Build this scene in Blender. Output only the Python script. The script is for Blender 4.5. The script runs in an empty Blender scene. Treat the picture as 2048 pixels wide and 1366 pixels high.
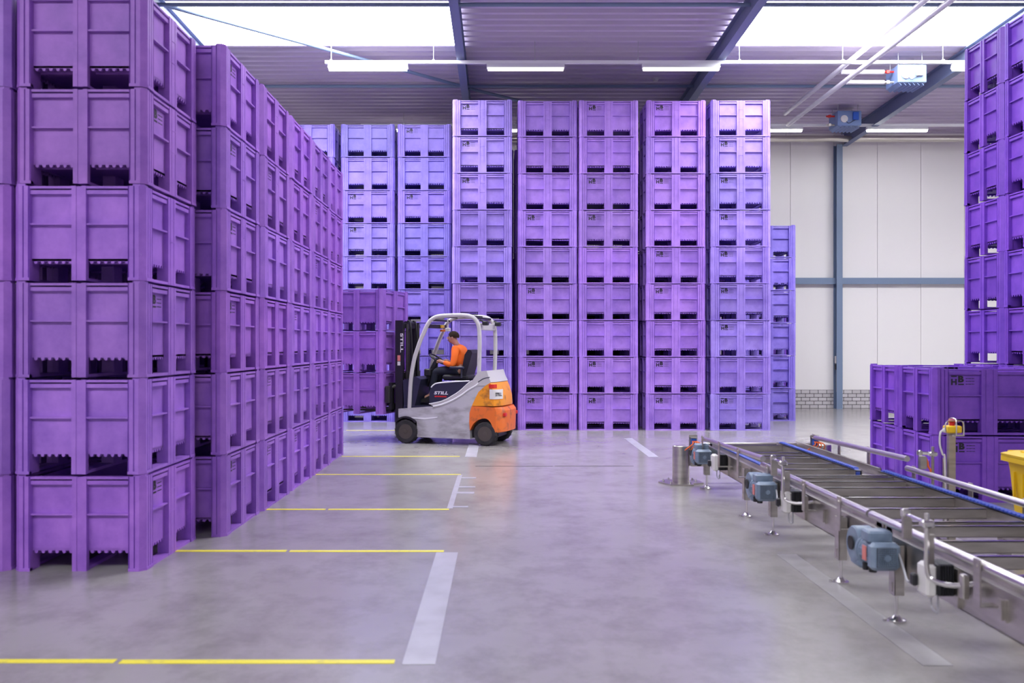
import bpy, math, random
from mathutils import Vector, Matrix
random.seed(7)
PI = math.pi
S = bpy.context.scene
COL = S.collection

# ------------------------------------------------------------------ camera, world, light, exposure
cd = bpy.data.cameras.new('camera')
cam = bpy.data.objects.new('camera', cd)
COL.objects.link(cam)
cam.location = (0, 0, 1.731)
cam.rotation_euler = (PI/2, 0, 0)
cd.sensor_width = 36.0
cd.lens = 32.0
cd.shift_x = (1024-1000)/2048
cd.shift_y = (689-683)/2048
cd.clip_end = 200
cd.dof.use_dof = True
cd.dof.focus_distance = 17.5
cd.dof.aperture_fstop = 2.0
S.camera = cam

w = bpy.data.worlds.new('world')
S.world = w
w.use_nodes = True
w.node_tree.nodes['Background'].inputs[0].default_value = (0.75, 0.8, 1.0, 1)
w.node_tree.nodes['Background'].inputs[1].default_value = 0.5

S.view_settings.view_transform = 'Standard'
S.view_settings.look = 'None'
S.view_settings.gamma = 1
S.view_settings.use_curve_mapping = False
S.view_settings.exposure = 1.25
S.cycles.max_bounces = 10
S.cycles.diffuse_bounces = 6
S.cycles.glossy_bounces = 4
S.cycles.use_denoising = True
S.cycles.sample_clamp_indirect = 8

SKY_A = 8.0      # skylight strip over the far bays
FILL_C = 7.6
FILL_B = 8.0      # unseen fill panels added nearer the camera and behind it
LAMP = 5.0

# ------------------------------------------------------------------ materials
def mat(name, col=(.5, .5, .5), rough=.5, metal=0.0, emit=None, strength=1.0, spec=.5):
    m = bpy.data.materials.new(name)
    m.use_nodes = True
    b = m.node_tree.nodes['Principled BSDF']
    b.inputs['Base Color'].default_value = (*col, 1)
    b.inputs['Roughness'].default_value = rough
    b.inputs['Metallic'].default_value = metal
    b.inputs['Specular IOR Level'].default_value = spec
    if emit:
        b.inputs['Emission Color'].default_value = (*emit, 1)
        b.inputs['Emission Strength'].default_value = strength
    return m

def N(m, t, **kw):
    n = m.node_tree.nodes.new(t)
    for k, v in kw.items():
        setattr(n, k, v)
    return n

def L(m, a, b):
    m.node_tree.links.new(a, b)

def noise_col(m, c1, c2, scale=4.0, detail=6, lo=.35, hi=.65, stretch=(1, 1, 1), coord='Object', rough=None):
    nt = m.node_tree
    tc = N(m, 'ShaderNodeTexCoord'); mp = N(m, 'ShaderNodeMapping')
    mp.inputs['Scale'].default_value = stretch
    L(m, tc.outputs[coord], mp.inputs[0])
    no = N(m, 'ShaderNodeTexNoise'); no.inputs['Scale'].default_value = scale; no.inputs['Detail'].default_value = detail
    L(m, mp.outputs[0], no.inputs['Vector'])
    cr = N(m, 'ShaderNodeValToRGB')
    cr.color_ramp.elements[0].position = lo; cr.color_ramp.elements[0].color = (*c1, 1)
    cr.color_ramp.elements[1].position = hi; cr.color_ramp.elements[1].color = (*c2, 1)
    L(m, no.outputs[0], cr.inputs[0])
    L(m, cr.outputs[0], nt.nodes['Principled BSDF'].inputs['Base Color'])
    if rough:
        mr = N(m, 'ShaderNodeMapRange')
        mr.inputs['To Min'].default_value = rough[0]; mr.inputs['To Max'].default_value = rough[1]
        L(m, no.outputs[0], mr.inputs[0])
        L(m, mr.outputs[0], nt.nodes['Principled BSDF'].inputs['Roughness'])
    return no, cr

def make_purple():
    m = mat('purple_plastic', (.24, .11, .56), .5)
    nt = m.node_tree; b = nt.nodes['Principled BSDF']
    tc = N(m, 'ShaderNodeTexCoord')
    oi = N(m, 'ShaderNodeObjectInfo')
    add = N(m, 'ShaderNodeVectorMath', operation='ADD')
    L(m, tc.outputs['Object'], add.inputs[0])
    sc = N(m, 'ShaderNodeVectorMath', operation='SCALE'); sc.inputs['Scale'].default_value = 3.0
    L(m, oi.outputs['Location'], sc.inputs[0])
    L(m, sc.outputs[0], add.inputs[1])
    n1 = N(m, 'ShaderNodeTexNoise'); n1.inputs['Scale'].default_value = 3.5; n1.inputs['Detail'].default_value = 7
    n1.inputs['Roughness'].default_value = .65
    L(m, add.outputs[0], n1.inputs['Vector'])
    cr = N(m, 'ShaderNodeValToRGB')
    cr.color_ramp.elements[0].position = .3; cr.color_ramp.elements[0].color = (.74, .72, .82, 1)
    cr.color_ramp.elements[1].position = .72; cr.color_ramp.elements[1].color = (1.22, 1.3, 1.1, 1)
    L(m, n1.outputs[0], cr.inputs[0])
    mx = N(m, 'ShaderNodeMix', data_type='RGBA', blend_type='MULTIPLY'); mx.inputs[0].default_value = 1
    L(m, oi.outputs['Color'], mx.inputs[6]); L(m, cr.outputs[0], mx.inputs[7])
    # pale scuffs
    n2 = N(m, 'ShaderNodeTexNoise'); n2.inputs['Scale'].default_value = 16; n2.inputs['Detail'].default_value = 8
    n2.inputs['Roughness'].default_value = .7
    L(m, add.outputs[0], n2.inputs['Vector'])
    cr2 = N(m, 'ShaderNodeValToRGB')
    cr2.color_ramp.elements[0].position = .68; cr2.color_ramp.elements[0].color = (0, 0, 0, 1)
    cr2.color_ramp.elements[1].position = .78; cr2.color_ramp.elements[1].color = (.5, .5, .5, 1)
    L(m, n2.outputs[0], cr2.inputs[0])
    mx2 = N(m, 'ShaderNodeMix', data_type='RGBA')
    L(m, cr2.outputs[0], mx2.inputs[0]); L(m, mx.outputs[2], mx2.inputs[6])
    mx2.inputs[7].default_value = (.62, .52, .78, 1)
    L(m, mx2.outputs[2], b.inputs['Base Color'])
    mr = N(m, 'ShaderNodeMapRange'); mr.inputs['To Min'].default_value = .38; mr.inputs['To Max'].default_value = .6
    L(m, n1.outputs[0], mr.inputs[0]); L(m, mr.outputs[0], b.inputs['Roughness'])
    return m

M = {}
M['purple'] = make_purple()
M['logo'] = mat('black_print', (.012, .008, .02), .6)
M['steel'] = mat('stainless_steel', (.50, .47, .44), .34, 1.0)
noise_col(M['steel'], (.42, .395, .37), (.60, .57, .54), 3, 4, .3, .7, (1, 1, 6), rough=(.26, .42))
M['steel_bright'] = mat('polished_steel', (.72, .70, .70), .2, 1.0)
M['tube'] = mat('brushed_tube', (.62, .59, .58), .3, 1.0)
M['blue_chain'] = mat('blue_chain_plastic', (.03, .07, .42), .4)
M['motor_blue'] = mat('blue_grey_enamel', (.16, .26, .36), .42)
noise_col(M['motor_blue'], (.15, .205, .29), (.22, .285, .38), 9, 5)
M['black'] = mat('black_plastic', (.012, .012, .016), .5)
M['rubber'] = mat('tyre_rubber', (.014, .013, .016), .8)
noise_col(M['rubber'], (.012, .011, .014), (.035, .032, .036), 8, 6)
M['white_plastic'] = mat('white_plastic', (.72, .70, .68), .45)
M['yellow'] = mat('yellow_plastic', (.80, .52, .015), .42)
M['red'] = mat('red_plastic', (.62, .02, .015), .4)
M['orange_cable'] = mat('orange_cable', (.85, .16, .02), .5)
M['blue_sensor'] = mat('blue_sensor', (.02, .10, .48), .4)
M['sticker_red'] = mat('red_label', (.70, .22, .19), .5)
M['yellow_paint'] = mat('yellow_floor_paint', (.72, .62, .06), .5)
noise_col(M['yellow_paint'], (.55, .48, .10), (.82, .72, .05), 14, 8, .25, .42)
M['pale_paint'] = mat('pale_floor_paint', (.50, .49, .54), .32)
noise_col(M['pale_paint'], (.36, .35, .40), (.44, .43, .49), 5, 8, .3, .6)
M['worn_strip'] = mat('worn_floor_strip', (.42, .40, .40), .3)
noise_col(M['worn_strip'], (.30, .285, .285), (.37, .355, .365), 6, 8, .3, .6)
M['steel_blue'] = mat('blue_grey_paint', (.17, .23, .34), .45)
M['beam'] = mat('slate_blue_paint', (.15, .18, .30), .5)
M['deck'] = mat('roof_deck_coating', (.52, .45, .58), .5)
M['wall'] = mat('cream_wall_panel', (.83, .80, .775), .38)
M['side_wall'] = mat('grey_wall_panel', (.55, .53, .55), .5)
M['heater'] = mat('heater_blue_paint', (.165, .24, .44), .42)
M['pipe'] = mat('white_pipe_lagging', (.66, .64, .68), .4)
M['duct'] = mat('galvanised_duct', (.66, .62, .56), .3, .85)
M['rod'] = mat('grey_rod', (.42, .42, .45), .45, .3)
M['lamp_body'] = mat('lamp_white_enamel', (.80, .80, .80), .4)
M['tube_light'] = mat('lamp_glow', (.9, .9, .85), .4, 0, (1, .98, .92), LAMP)
M['tube_off'] = mat('lamp_diffuser_warm', (.9, .88, .8), .4, 0, (1, .96, .84), .7)
M['sky_a'] = mat('skylight_glow_far', (.8, .8, .8), .6, 0, (.95, .97, 1.0), SKY_A)
M['fill_b'] = mat('added_fill_near', (.8, .8, .8), .6, 0, (.95, .97, 1.0), FILL_B)
M['fill_c'] = mat('added_fill_behind', (.8, .8, .8), .6, 0, (.95, .97, 1.0), FILL_C)
M['grey_body'] = mat('forklift_grey', (.42, .41, .43), .45)
noise_col(M['grey_body'], (.30, .28, .29), (.50, .49, .52), 3.5, 8, .3, .55, (1, 1, 2.5))
M['light_trim'] = mat('forklift_pale_trim', (.78, .77, .80), .35)
M['guard_grey'] = mat('guard_grey', (.52, .50, .50), .45)
M['navy'] = mat('forklift_anthracite', (.022, .024, .05), .4)
M['amber'] = mat('counterweight_amber', (.80, .29, .015), .4)
noise_col(M['amber'], (.42, .15, .02), (.86, .32, .015), 5, 8, .3, .42)
M['red_orange'] = mat('counterweight_orange', (.70, .14, .02), .45)
noise_col(M['red_orange'], (.34, .09, .03), (.76, .16, .02), 6, 8, .3, .48)
M['hub'] = mat('wheel_hub', (.085, .07, .06), .5, .3)
M['mast'] = mat('mast_black_steel', (.016, .014, .02), .45, .2)
M['fork'] = mat('fork_steel', (.05, .045, .045), .5, .5)
M['skin'] = mat('skin', (.52, .27, .19), .5)
M['hair'] = mat('dark_brown_hair', (.03, .018, .012), .9, spec=.2)
M['sweater'] = mat('orange_sweater', (.95, .17, .012), .75)
M['trousers'] = mat('dark_trousers', (.012, .015, .03), .8)
M['shoe'] = mat('black_shoe', (.02, .02, .02), .6)
M['eye'] = mat('eye_dark', (.02, .015, .012), .3)
M['lip'] = mat('lips', (.40, .15, .12), .5)

# floor: sealed concrete
mf = mat('sealed_concrete', (.38, .36, .37), .3, spec=.8)
M['floor'] = mf
nt = mf.node_tree; b = nt.nodes['Principled BSDF']
tc = N(mf, 'ShaderNodeTexCoord')
na = N(mf, 'ShaderNodeTexNoise'); na.inputs['Scale'].default_value = .55; na.inputs['Detail'].default_value = 9; na.inputs['Roughness'].default_value = .6
nb = N(mf, 'ShaderNodeTexNoise'); nb.inputs['Scale'].default_value = 2.2; nb.inputs['Detail'].default_value = 9; nb.inputs['Roughness'].default_value = .7
mpb = N(mf, 'ShaderNodeMapping'); mpb.inputs['Scale'].default_value = (1, .8, 1)
L(mf, tc.outputs['Object'], na.inputs['Vector']); L(mf, tc.outputs['Object'], mpb.inputs[0]); L(mf, mpb.outputs[0], nb.inputs['Vector'])
ca = N(mf, 'ShaderNodeValToRGB')
ca.color_ramp.elements[0].position = .3; ca.color_ramp.elements[0].color = (.285, .266, .260, 1)
ca.color_ramp.elements[1].position = .7; ca.color_ramp.elements[1].color = (.35, .332, .326, 1)
L(mf, na.outputs[0], ca.inputs[0])
cb = N(mf, 'ShaderNodeValToRGB')
cb.color_ramp.elements[0].position = .25; cb.color_ramp.elements[0].color = (.66, .64, .63, 1)
cb.color_ramp.elements[1].position = .55; cb.color_ramp.elements[1].color = (1.03, 1.03, 1.03, 1)
L(mf, nb.outputs[0], cb.inputs[0])
mxf = N(mf, 'ShaderNodeMix', data_type='RGBA', blend_type='MULTIPLY'); mxf.inputs[0].default_value = 1
L(mf, ca.outputs[0], mxf.inputs[6]); L(mf, cb.outputs[0], mxf.inputs[7])
L(mf, mxf.outputs[2], b.inputs['Base Color'])
mrf = N(mf, 'ShaderNodeMapRange'); mrf.inputs['To Min'].default_value = .30; mrf.inputs['To Max'].default_value = .11
L(mf, nb.outputs[0], mrf.inputs[0]); L(mf, mrf.outputs[0], b.inputs['Roughness'])
bmp = N(mf, 'ShaderNodeBump'); bmp.inputs['Strength'].default_value = .008; bmp.inputs['Distance'].default_value = .02
L(mf, nb.outputs[0], bmp.inputs['Height']); L(mf, bmp.outputs[0], b.inputs['Normal'])

# whitewashed brick plinth
mb_ = mat('white_brick', (.7, .7, .7), .7)
M['brick'] = mb_
tc = N(mb_, 'ShaderNodeTexCoord'); sp = N(mb_, 'ShaderNodeSeparateXYZ'); cx = N(mb_, 'ShaderNodeCombineXYZ')
L(mb_, tc.outputs['Object'], sp.inputs[0]); L(mb_, sp.outputs['X'], cx.inputs['X']); L(mb_, sp.outputs['Z'], cx.inputs['Y'])
bt = N(mb_, 'ShaderNodeTexBrick')
bt.inputs['Color1'].default_value = (.56, .53, .54, 1); bt.inputs['Color2'].default_value = (.48, .45, .46, 1)
bt.inputs['Mortar'].default_value = (.045, .035, .04, 1)
bt.inputs['Scale'].default_value = 1; bt.inputs['Mortar Size'].default_value = .008
bt.inputs['Brick Width'].default_value = .23; bt.inputs['Row Height'].default_value = .1
L(mb_, cx.outputs[0], bt.inputs['Vector']); L(mb_, bt.outputs['Color'], mb_.node_tree.nodes['Principled BSDF'].inputs['Base Color'])

# ------------------------------------------------------------------ mesh builder
class MB:
    def __init__(s): s.v = []; s.f = []
    def add(s, vs, fs):
        o = len(s.v); s.v += [tuple(p) for p in vs]; s.f += [tuple(i+o for i in f) for f in fs]
    def box(s, x0, x1, y0, y1, z0, z1):
        vs = [(x0,y0,z0),(x1,y0,z0),(x1,y1,z0),(x0,y1,z0),(x0,y0,z1),(x1,y0,z1),(x1,y1,z1),(x0,y1,z1)]
        s.add(vs, [(0,3,2,1),(4,5,6,7),(0,1,5,4),(1,2,6,5),(2,3,7,6),(3,0,4,7)]); return s
    def cbox(s, c, d):
        return s.box(c[0]-d[0]/2, c[0]+d[0]/2, c[1]-d[1]/2, c[1]+d[1]/2, c[2]-d[2]/2, c[2]+d[2]/2)
    def rbox(s, x0, x1, y0, y1, z0, z1, r=.01):
        # box with chamfered edges (all three directions)
        def ring(z, i):
            return [(x0+i,y0,z),(x1-i,y0,z),(x1,y0+i,z),(x1,y1-i,z),(x1-i,y1,z),(x0+i,y1,z),(x0,y1-i,z),(x0,y0+i,z)]
        def inset(z):
            return [(x0+r*1.6,y0+r,z),(x1-r*1.6,y0+r,z),(x1-r,y0+r*1.6,z),(x1-r,y1-r*1.6,z),(x1-r*1.6,y1-r,z),(x0+r*1.6,y1-r,z),(x0+r,y1-r*1.6,z),(x0+r,y0+r*1.6,z)]
        rs = [inset(z0), ring(z0+r, r), ring(z1-r, r), inset(z1)]
        vs = [p for q in rs for p in q]; fs = [tuple(range(7,-1,-1)), tuple(range(24,32))]
        for k in range(3):
            for i in range(8):
                j = (i+1) % 8; fs.append((k*8+i, k*8+j, k*8+8+j, k*8+8+i))
        s.add(vs, fs); return s
    def prism(s, poly, y0, y1, axis='y'):
        # polygon in (a,b) extruded along axis
        n = len(poly)
        def P(a, b, t):
            return (a, t, b) if axis == 'y' else ((t, a, b) if axis == 'x' else (a, b, t))
        vs = [P(a, b, y0) for a, b in poly] + [P(a, b, y1) for a, b in poly]
        fs = [tuple(range(n)), tuple(range(2*n-1, n-1, -1))] + [(i, n+i, n+(i+1) % n, (i+1) % n) for i in range(n)]
        s.add(vs, fs); return s
    def tube(s, pts, r, seg=10, caps=True):
        pts = [Vector(p) for p in pts]; n = len(pts)
        rr = r if isinstance(r, (list, tuple)) else [r]*n
        vs = []; fs = []; up = None
        for i, p in enumerate(pts):
            d = (pts[min(i+1, n-1)] - pts[max(i-1, 0)]).normalized()
            if up is None:
                up = Vector((0, 0, 1)) if abs(d.z) < .9 else Vector((1, 0, 0))
            a = d.cross(up)
            if a.length < 1e-5: a = d.orthogonal()
            a.normalize(); c = a.cross(d).normalized(); up = c
            for k in range(seg):
                t = 2*PI*k/seg
                vs.append(p + (a*math.cos(t) + c*math.sin(t))*rr[i])
        for i in range(n-1):
            for k in range(seg):
                j = (k+1) % seg
                fs.append((i*seg+k, i*seg+j, (i+1)*seg+j, (i+1)*seg+k))
        if caps:
            fs.append(tuple(range(seg-1, -1, -1))); fs.append(tuple(range((n-1)*seg, n*seg)))
        s.add(vs, fs); return s
    def cyl(s, p0, p1, r, seg=20):
        return s.tube([p0, p1], r, seg)
    def lathe(s, prof, c, axis='z', seg=32):
        # prof: list of (radius, height)
        vs = []; n = len(prof); fs = []
        for rad, h in prof:
            for k in range(seg):
                t = 2*PI*k/seg; a = rad*math.cos(t); e = rad*math.sin(t)
                q = (a, e, h) if axis == 'z' else ((a, h, e) if axis == 'y' else (h, a, e))
                vs.append((q[0]+c[0], q[1]+c[1], q[2]+c[2]))
        for i in range(n-1):
            for k in range(seg):
                j = (k+1) % seg
                fs.append((i*seg+k, i*seg+j, (i+1)*seg+j, (i+1)*seg+k))
        fs.append(tuple(range(seg-1, -1, -1))); fs.append(tuple(range((n-1)*seg, n*seg)))
        s.add(vs, fs); return s
    def xf(s, mtx, start=0):
        s.v[start:] = [tuple(mtx @ Vector(p)) for p in s.v[start:]]; return s
    def mesh(s, name, m, smooth=True):
        me = bpy.data.meshes.new(name); me.from_pydata(s.v, [], s.f); me.update()
        import bmesh
        bm = bmesh.new(); bm.from_mesh(me); bmesh.ops.recalc_face_normals(bm, faces=bm.faces); bm.to_mesh(me); bm.free()
        if smooth:
            me.shade_smooth(); me.set_sharp_from_angle(angle=math.radians(32))
        me.materials.append(m)
        return me
    def build(s, name, m, parent=None, smooth=True):
        o = bpy.data.objects.new(name, s.mesh(name, m, smooth)); COL.objects.link(o)
        if parent: o.parent = parent
        return o

def tag(o, label=None, cat=None, group=None, kind=None):
    if label: o['label'] = label
    if cat: o['category'] = cat
    if group: o['group'] = group
    if kind: o['kind'] = kind
    return o

def empty(name, loc=(0, 0, 0), rz=0.0):
    o = bpy.data.objects.new(name, None); COL.objects.link(o)
    o.location = loc; o.rotation_euler = (0, 0, rz); o.empty_display_size = .2
    return o

def copy_tree(o, parent=None):
    c = o.copy(); COL.objects.link(c); c.parent = parent
    for ch in list(o.children): copy_tree(ch, c)
    return c

def struct(name, mb, m, smooth=True):
    return tag(mb.build(name, m, None, smooth), kind='structure')

def text_geo(txt, w_, h_, bold=0.0, shear=0.0):
    """letters as flat geometry in the XZ plane, fitted to a w x h box with its lower left corner at the origin"""
    cu = bpy.data.curves.new('lettering', 'FONT'); cu.body = txt; cu.size = 1; cu.offset = bold; cu.extrude = .004; cu.shear = shear
    cu.resolution_u = 4
    ob = bpy.data.objects.new('lettering', cu); COL.objects.link(ob)
    bpy.context.view_layer.update()
    me = bpy.data.meshes.new_from_object(ob.evaluated_get(bpy.context.evaluated_depsgraph_get()))
    vs = [tuple(v.co) for v in me.vertices]; fs = [tuple(p.vertices) for p in me.polygons]
    bpy.data.objects.remove(ob); bpy.data.curves.remove(cu); bpy.data.meshes.remove(me)
    x0 = min(v[0] for v in vs); x1 = max(v[0] for v in vs); y0 = min(v[1] for v in vs); y1 = max(v[1] for v in vs)
    return [((x-x0)/(x1-x0)*w_, -z*.2, (y-y0)/(y1-y0)*h_) for x, y, z in vs], fs

def smooth_path(pts, n=5):
    pts = [Vector(p) for p in pts]; out = []
    for i in range(len(pts)-1):
        p0 = pts[max(i-1, 0)]; p1 = pts[i]; p2 = pts[i+1]; p3 = pts[min(i+2, len(pts)-1)]
        for k in range(n):
            t = k/n
            out.append(.5*((2*p1)+(-p0+p2)*t+(2*p0-5*p1+4*p2-p3)*t*t+(-p0+3*p1-3*p2+p3)*t**3))
    out.append(pts[-1]); return out

# ------------------------------------------------------------------ room shell
WX0, WX1, WY0, WY1 = -12.5, 15.0, -9.0, 24.7
def ZD(y): return 7.45 + .03*(24.7-y)      # underside of the roof deck
def ZB(y): return 7.10 + .03*(24.7-y)      # underside of the roof beams

m_ = MB(); m_.box(WX0-.3, WX1+.3, WY0-.3, WY1+.3, -.2, 0); struct('floor', m_, M['floor'], False)

# back wall: insulated panels over a brick plinth
m_ = MB(); m_.box(WX0, WX1, WY1+.06, WY1+.25, 0, 7.5)
x = 9.06 - 1.18*20
while x < WX1+1.2:
    a, c = max(x+.005, WX0), min(x+1.175, WX1)
    if c-a > .05: m_.box(a, c, WY1, WY1+.08, .5, 7.5)
    x += 1.18
struct('wall_back', m_, M['wall'], False)
m_ = MB(); m_.box(WX0, WX1, WY1-.03, WY1+.02, 0, .5); struct('baseboard_back', m_, M['brick'], False)
m_ = MB(); m_.box(WX0-.2, WX0, WY0, WY1+.2, 0, 8.6); struct('wall_left', m_, M['side_wall'], False)
m_ = MB(); m_.box(WX1, WX1+.2, WY0, WY1+.2, 0, 8.6); struct('wall_right', m_, M['side_wall'], False)
m_ = MB(); m_.box(WX0-.2, WX1+.2, WY0-.2, WY0, 0, 8.6); struct('wall_front', m_, M['side_wall'], False)

# wall girt
m_ = MB(); m_.box(WX0, WX1, WY1-.16, WY1, 3.40, 3.53); m_.box(WX0, WX1, WY1-.16, WY1-.145, 3.36, 3.40)
struct('trim_1', m_, M['steel_blue'], False)

# roof deck with trapezoidal ribs running across; openings for the skylights and the added fill panels
BAYS = [(-10.95, -6.0), (-5.82, -.86), (-.68, 4.24), (4.42, 9.24), (9.42, 14.4)]
SKY_ROWS = [(15.88, 18.05, 'sky_a', (0, 1, 3, 4)), (9.5, 11.65, 'fill_b', (2,)), (-3.1, -.95, 'fill_c', (0, 1, 3))]  # first row is the seen skylights; the others are unseen panels added as fill
SKY_BAYS = [0, 1, 2, 3, 4]
m_ = MB()
def deck_strip(x0, x1, ya, yb):
    n = max(1, int(round((yb-ya)/.28))); p = (yb-ya)/n
    prof = []
    for i in range(n):
        y = ya+i*p
        prof += [(y, 0), (y+.34*p, 0), (y+.46*p, .075), (y+.86*p, .075)]
    prof.append((yb, 0))
    vs = []; fs = []
    for (y, d) in prof:
        for xx in (x0, x1): vs.append((xx, y, ZD(y)+d))
    for i in range(len(prof)-1): fs.append((2*i, 2*i+1, 2*i+3, 2*i+2))
    m_.add(vs, fs)
    m_.add([(x0, ya, ZD(ya)+.2), (x1, ya, ZD(ya)+.2), (x1, yb, ZD(yb)+.2), (x0, yb, ZD(yb)+.2)], [(0, 1, 2, 3)])
edges = [WX0, -5.91, -.77, 4.33, 9.33, WX1]
for bi in range(5):
    x0, x1 = edges[bi], edges[bi+1]
    if bi in SKY_BAYS:
        cuts = sorted([(a, c) for a, c, _, bs in SKY_ROWS if bi in bs]); y = WY0
        for a, c in cuts:
            deck_strip(x0, x1, y, a); y = c
        deck_strip(x0, x1, y, WY1)
    else:
        deck_strip(x0, x1, WY0, WY1)
o = struct('ceiling', m_, M['deck'], False)
wn = 1
for bi in SKY_BAYS:
    for a, c, mt, bs in SKY_ROWS:
        if bi not in bs: continue
        x0, x1 = edges[bi], edges[bi+1]
        m_ = MB()
        vs = [(x0, a, ZD(a)+.02), (x1, a, ZD(a)+.02), (x1, c, ZD(c)+.02), (x0, c, ZD(c)+.02)]
        vs += [(p[0], p[1], p[2]+.03) for p in vs]
        m_.add(vs, [(0, 1, 2, 3), (7, 6, 5, 4), (0, 4, 5, 1), (1, 5, 6, 2), (2, 6, 7, 3), (3, 7, 4, 0)])
        struct('window_or_fill_%d' % wn, m_, M[mt], False); wn += 1  # skylights, and the added fill panels among them

# roof beams (I sections) and the ties between them
beam_names = ['leftmost roof beam, beside the left skylight', 'slate blue roof beam just left of the middle of the roof',
              'slate blue roof beam right of the middle, beside the right skylight', 'dark roof beam meeting the wall column behind the blue heaters']
for bx, lb in zip((-5.91, -.77, 4.33, 9.33), beam_names):
    m_ = MB(); y0, y1 = WY0, WY1-.02
    def slab(xa, xb, d0, d1):
        vs = []
        for y in (y0, y1):
            z = ZB(y)
            vs += [(xa, y, z+d0), (xb, y, z+d0), (xb, y, z+d1), (xa, y, z+d1)]
        m_.add(vs, [(0, 1, 2, 3), (7, 6, 5, 4), (0, 4, 5, 1), (1, 5, 6, 2), (2, 6, 7, 3), (3, 7, 4, 0)])
    slab(bx-.08, bx+.08, 0, .018); slab(bx-.08, bx+.08, .325, .343); slab(bx-.006, bx+.006, .018, .325)
    tag(m_.build('roof_beam', M['beam'], None, False), lb, 'roof beam', 'roof beams')
for yy, zz, lb in ((15.72, 7.60, 'thin dark roof tie across the near edge of the skylights'), (20.3, ZD(20.3)-.09, 'blue roof tie tube across the bays behind the lamps')):
    m_ = MB(); m_.cyl((WX0, yy, zz), (WX1, yy, zz), .035, 10)
    tag(m_.build('roof_tie', M['steel_blue']), lb, 'roof tie')
for (a, c, lb) in (((-5.8, 15.75), (-.85, 20.2), 'diagonal brace rod crossing the left skylight'), ((-.7, 20.35), (4.2, 24.4), 'diagonal brace rod running behind the tall middle stacks')):
    m_ = MB(); m_.cyl((a[0], a[1], ZD(a[1])-.12), (c[0], c[1], ZD(c[1])-.12), .035, 10)
    tag(m_.build('brace_rod', M['steel_blue']), lb, 'brace')

# wall columns
for cx_, lb in ((-5.91, 'blue grey wall column hidden by the left stacks'), (-.77, 'blue grey wall column behind the middle stacks'), (4.33, 'blue grey wall column behind the right end of the tall row'), (9.12, 'blue grey steel column standing on the back wall, in plain view')):
    if cx_ < 9: continue
    t = empty('wall_column', (cx_, 24.44, 0)); tag(t, lb, 'column')
    m_ = MB(); m_.box(-.08, .08, 0, .018, 0, ZB(24.4)); m_.box(-.006, .006, .018, .24, 0, ZB(24.4)); m_.box(-.08, .08, .225, .24, 0, ZB(24.4))
    m_.build('steel_section', M['steel_blue'], t, False)
    m_ = MB(); m_.rbox(-.09, -.012, .05, .13, 1.22, 1.42, .008); m_.build('socket_box', M['white_plastic'], t)
    m_ = MB(); m_.rbox(-.09, -.012, .05, .13, 1.05, 1.2, .008); m_.build('switch_box', M['black'], t)
    m_ = MB(); m_.cyl((-.05, .09, .45), (-.05, .09, 1.05), .012, 8); m_.build('conduit', M['rod'], t)

# galvanised duct along the top of the wall
t = empty('air_duct', (0, 24.2, 7.2)); tag(t, 'long galvanised duct along the top of the back wall', 'duct')
m_ = MB()
for k in range(9):
    xa = -12.4 + k*3.04
    m_.cyl((xa, 0, 0), (xa+3.03, 0, 0), .085, 18); m_.cyl((xa-.02, 0, 0), (xa+.02, 0, 0), .09, 18)
m_.build('pipe', M['duct'], t)
for k in range(8):
    m_ = MB(); xx = -2.2 + 1.5*k + .8
    m_.cyl((xx, 0, .08), (xx, 0, ZD(24.2)-7.2), .006, 6); m_.build('hanger_rod', M['rod'], t)

# ------------------------------------------------------------------ lamps on their rails
def lamp_rail(y, z, x0, x1, rods, lamps, lbl, row):
    t = empty('lamp_rail', (0, y, z)); tag(t, lbl, 'lamp rail', 'lamp rails')
    m_ = MB(); m_.box(x0, x1, -.03, .03, -.03, .03); m_.build('rail', M['lamp_body'], t, False)
    for xx in rods:
        m_ = MB(); m_.cyl((xx, 0, .03), (xx, 0, ZD(y)-z), .007, 6); m_.box(xx-.02, xx+.02, -.035, .035, .028, .05)
        m_.build('hanger_rod', M['rod'], t)
    for (xa, xb, mt, lb) in lamps:
        q = empty('strip_lamp', ((xa+xb)/2, y, z-.03)); tag(q, lb, 'lamp', 'strip lamps')
        hw = (xb-xa)/2
        m_ = MB(); m_.prism([(-.07, -.085), (.07, -.085), (.05, -.04), (.03, 0), (-.03, 0), (-.05, -.04)], -hw, hw, 'x'); m_.build('housing', M['lamp_body'], q, False)
        m_ = MB(); m_.prism([(-.06, -.088), (.06, -.088), (.05, -.125), (.03, -.135), (-.03, -.135), (-.05, -.125)], -hw+.02, hw-.02, 'x'); m_.build('diffuser', M[mt], q, False)
lamp_rail(17.8, 7.25, -3.42, 13.5, (-3.3, -1.3, .68, 2.7, 4.68, 6.7, 8.66),
          [(-3.36, -1.8, 'tube_light', 'bright white strip lamp hanging below the left skylight'),
           (-.26, 1.26, 'tube_off', 'strip lamp above the second tall stack, between the two roof beams'),
           (2.78, 4.3, 'tube_off', 'strip lamp above the fourth tall stack, ending at the roof beam'),
           (8.84, 10.38, 'tube_light', 'strip lamp half hidden by the tall right stack')],
          'white lamp rail hung below the far edge of the skylights', 1)
lamp_rail(22.7, 7.2, -3.47, 13.5, (-2.4, .4, 3.2, 6.0, 8.8, 11.6),
          [(-3.3, -1.78, 'tube_light', 'far strip lamp glimpsed above the stacks behind the forklift'),
           (-.2, 1.32, 'tube_light', 'far strip lamp glimpsed in the gap beside the first tall stack'),
           (6.0, 7.54, 'tube_light', 'lit strip lamp just right of the last tall stack'),
           (9.14, 10.66, 'tube_light', 'lit strip lamp in front of the cream wall, right of the lower heater')],
          'lamp rail along the top of the back wall', 2)
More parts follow.
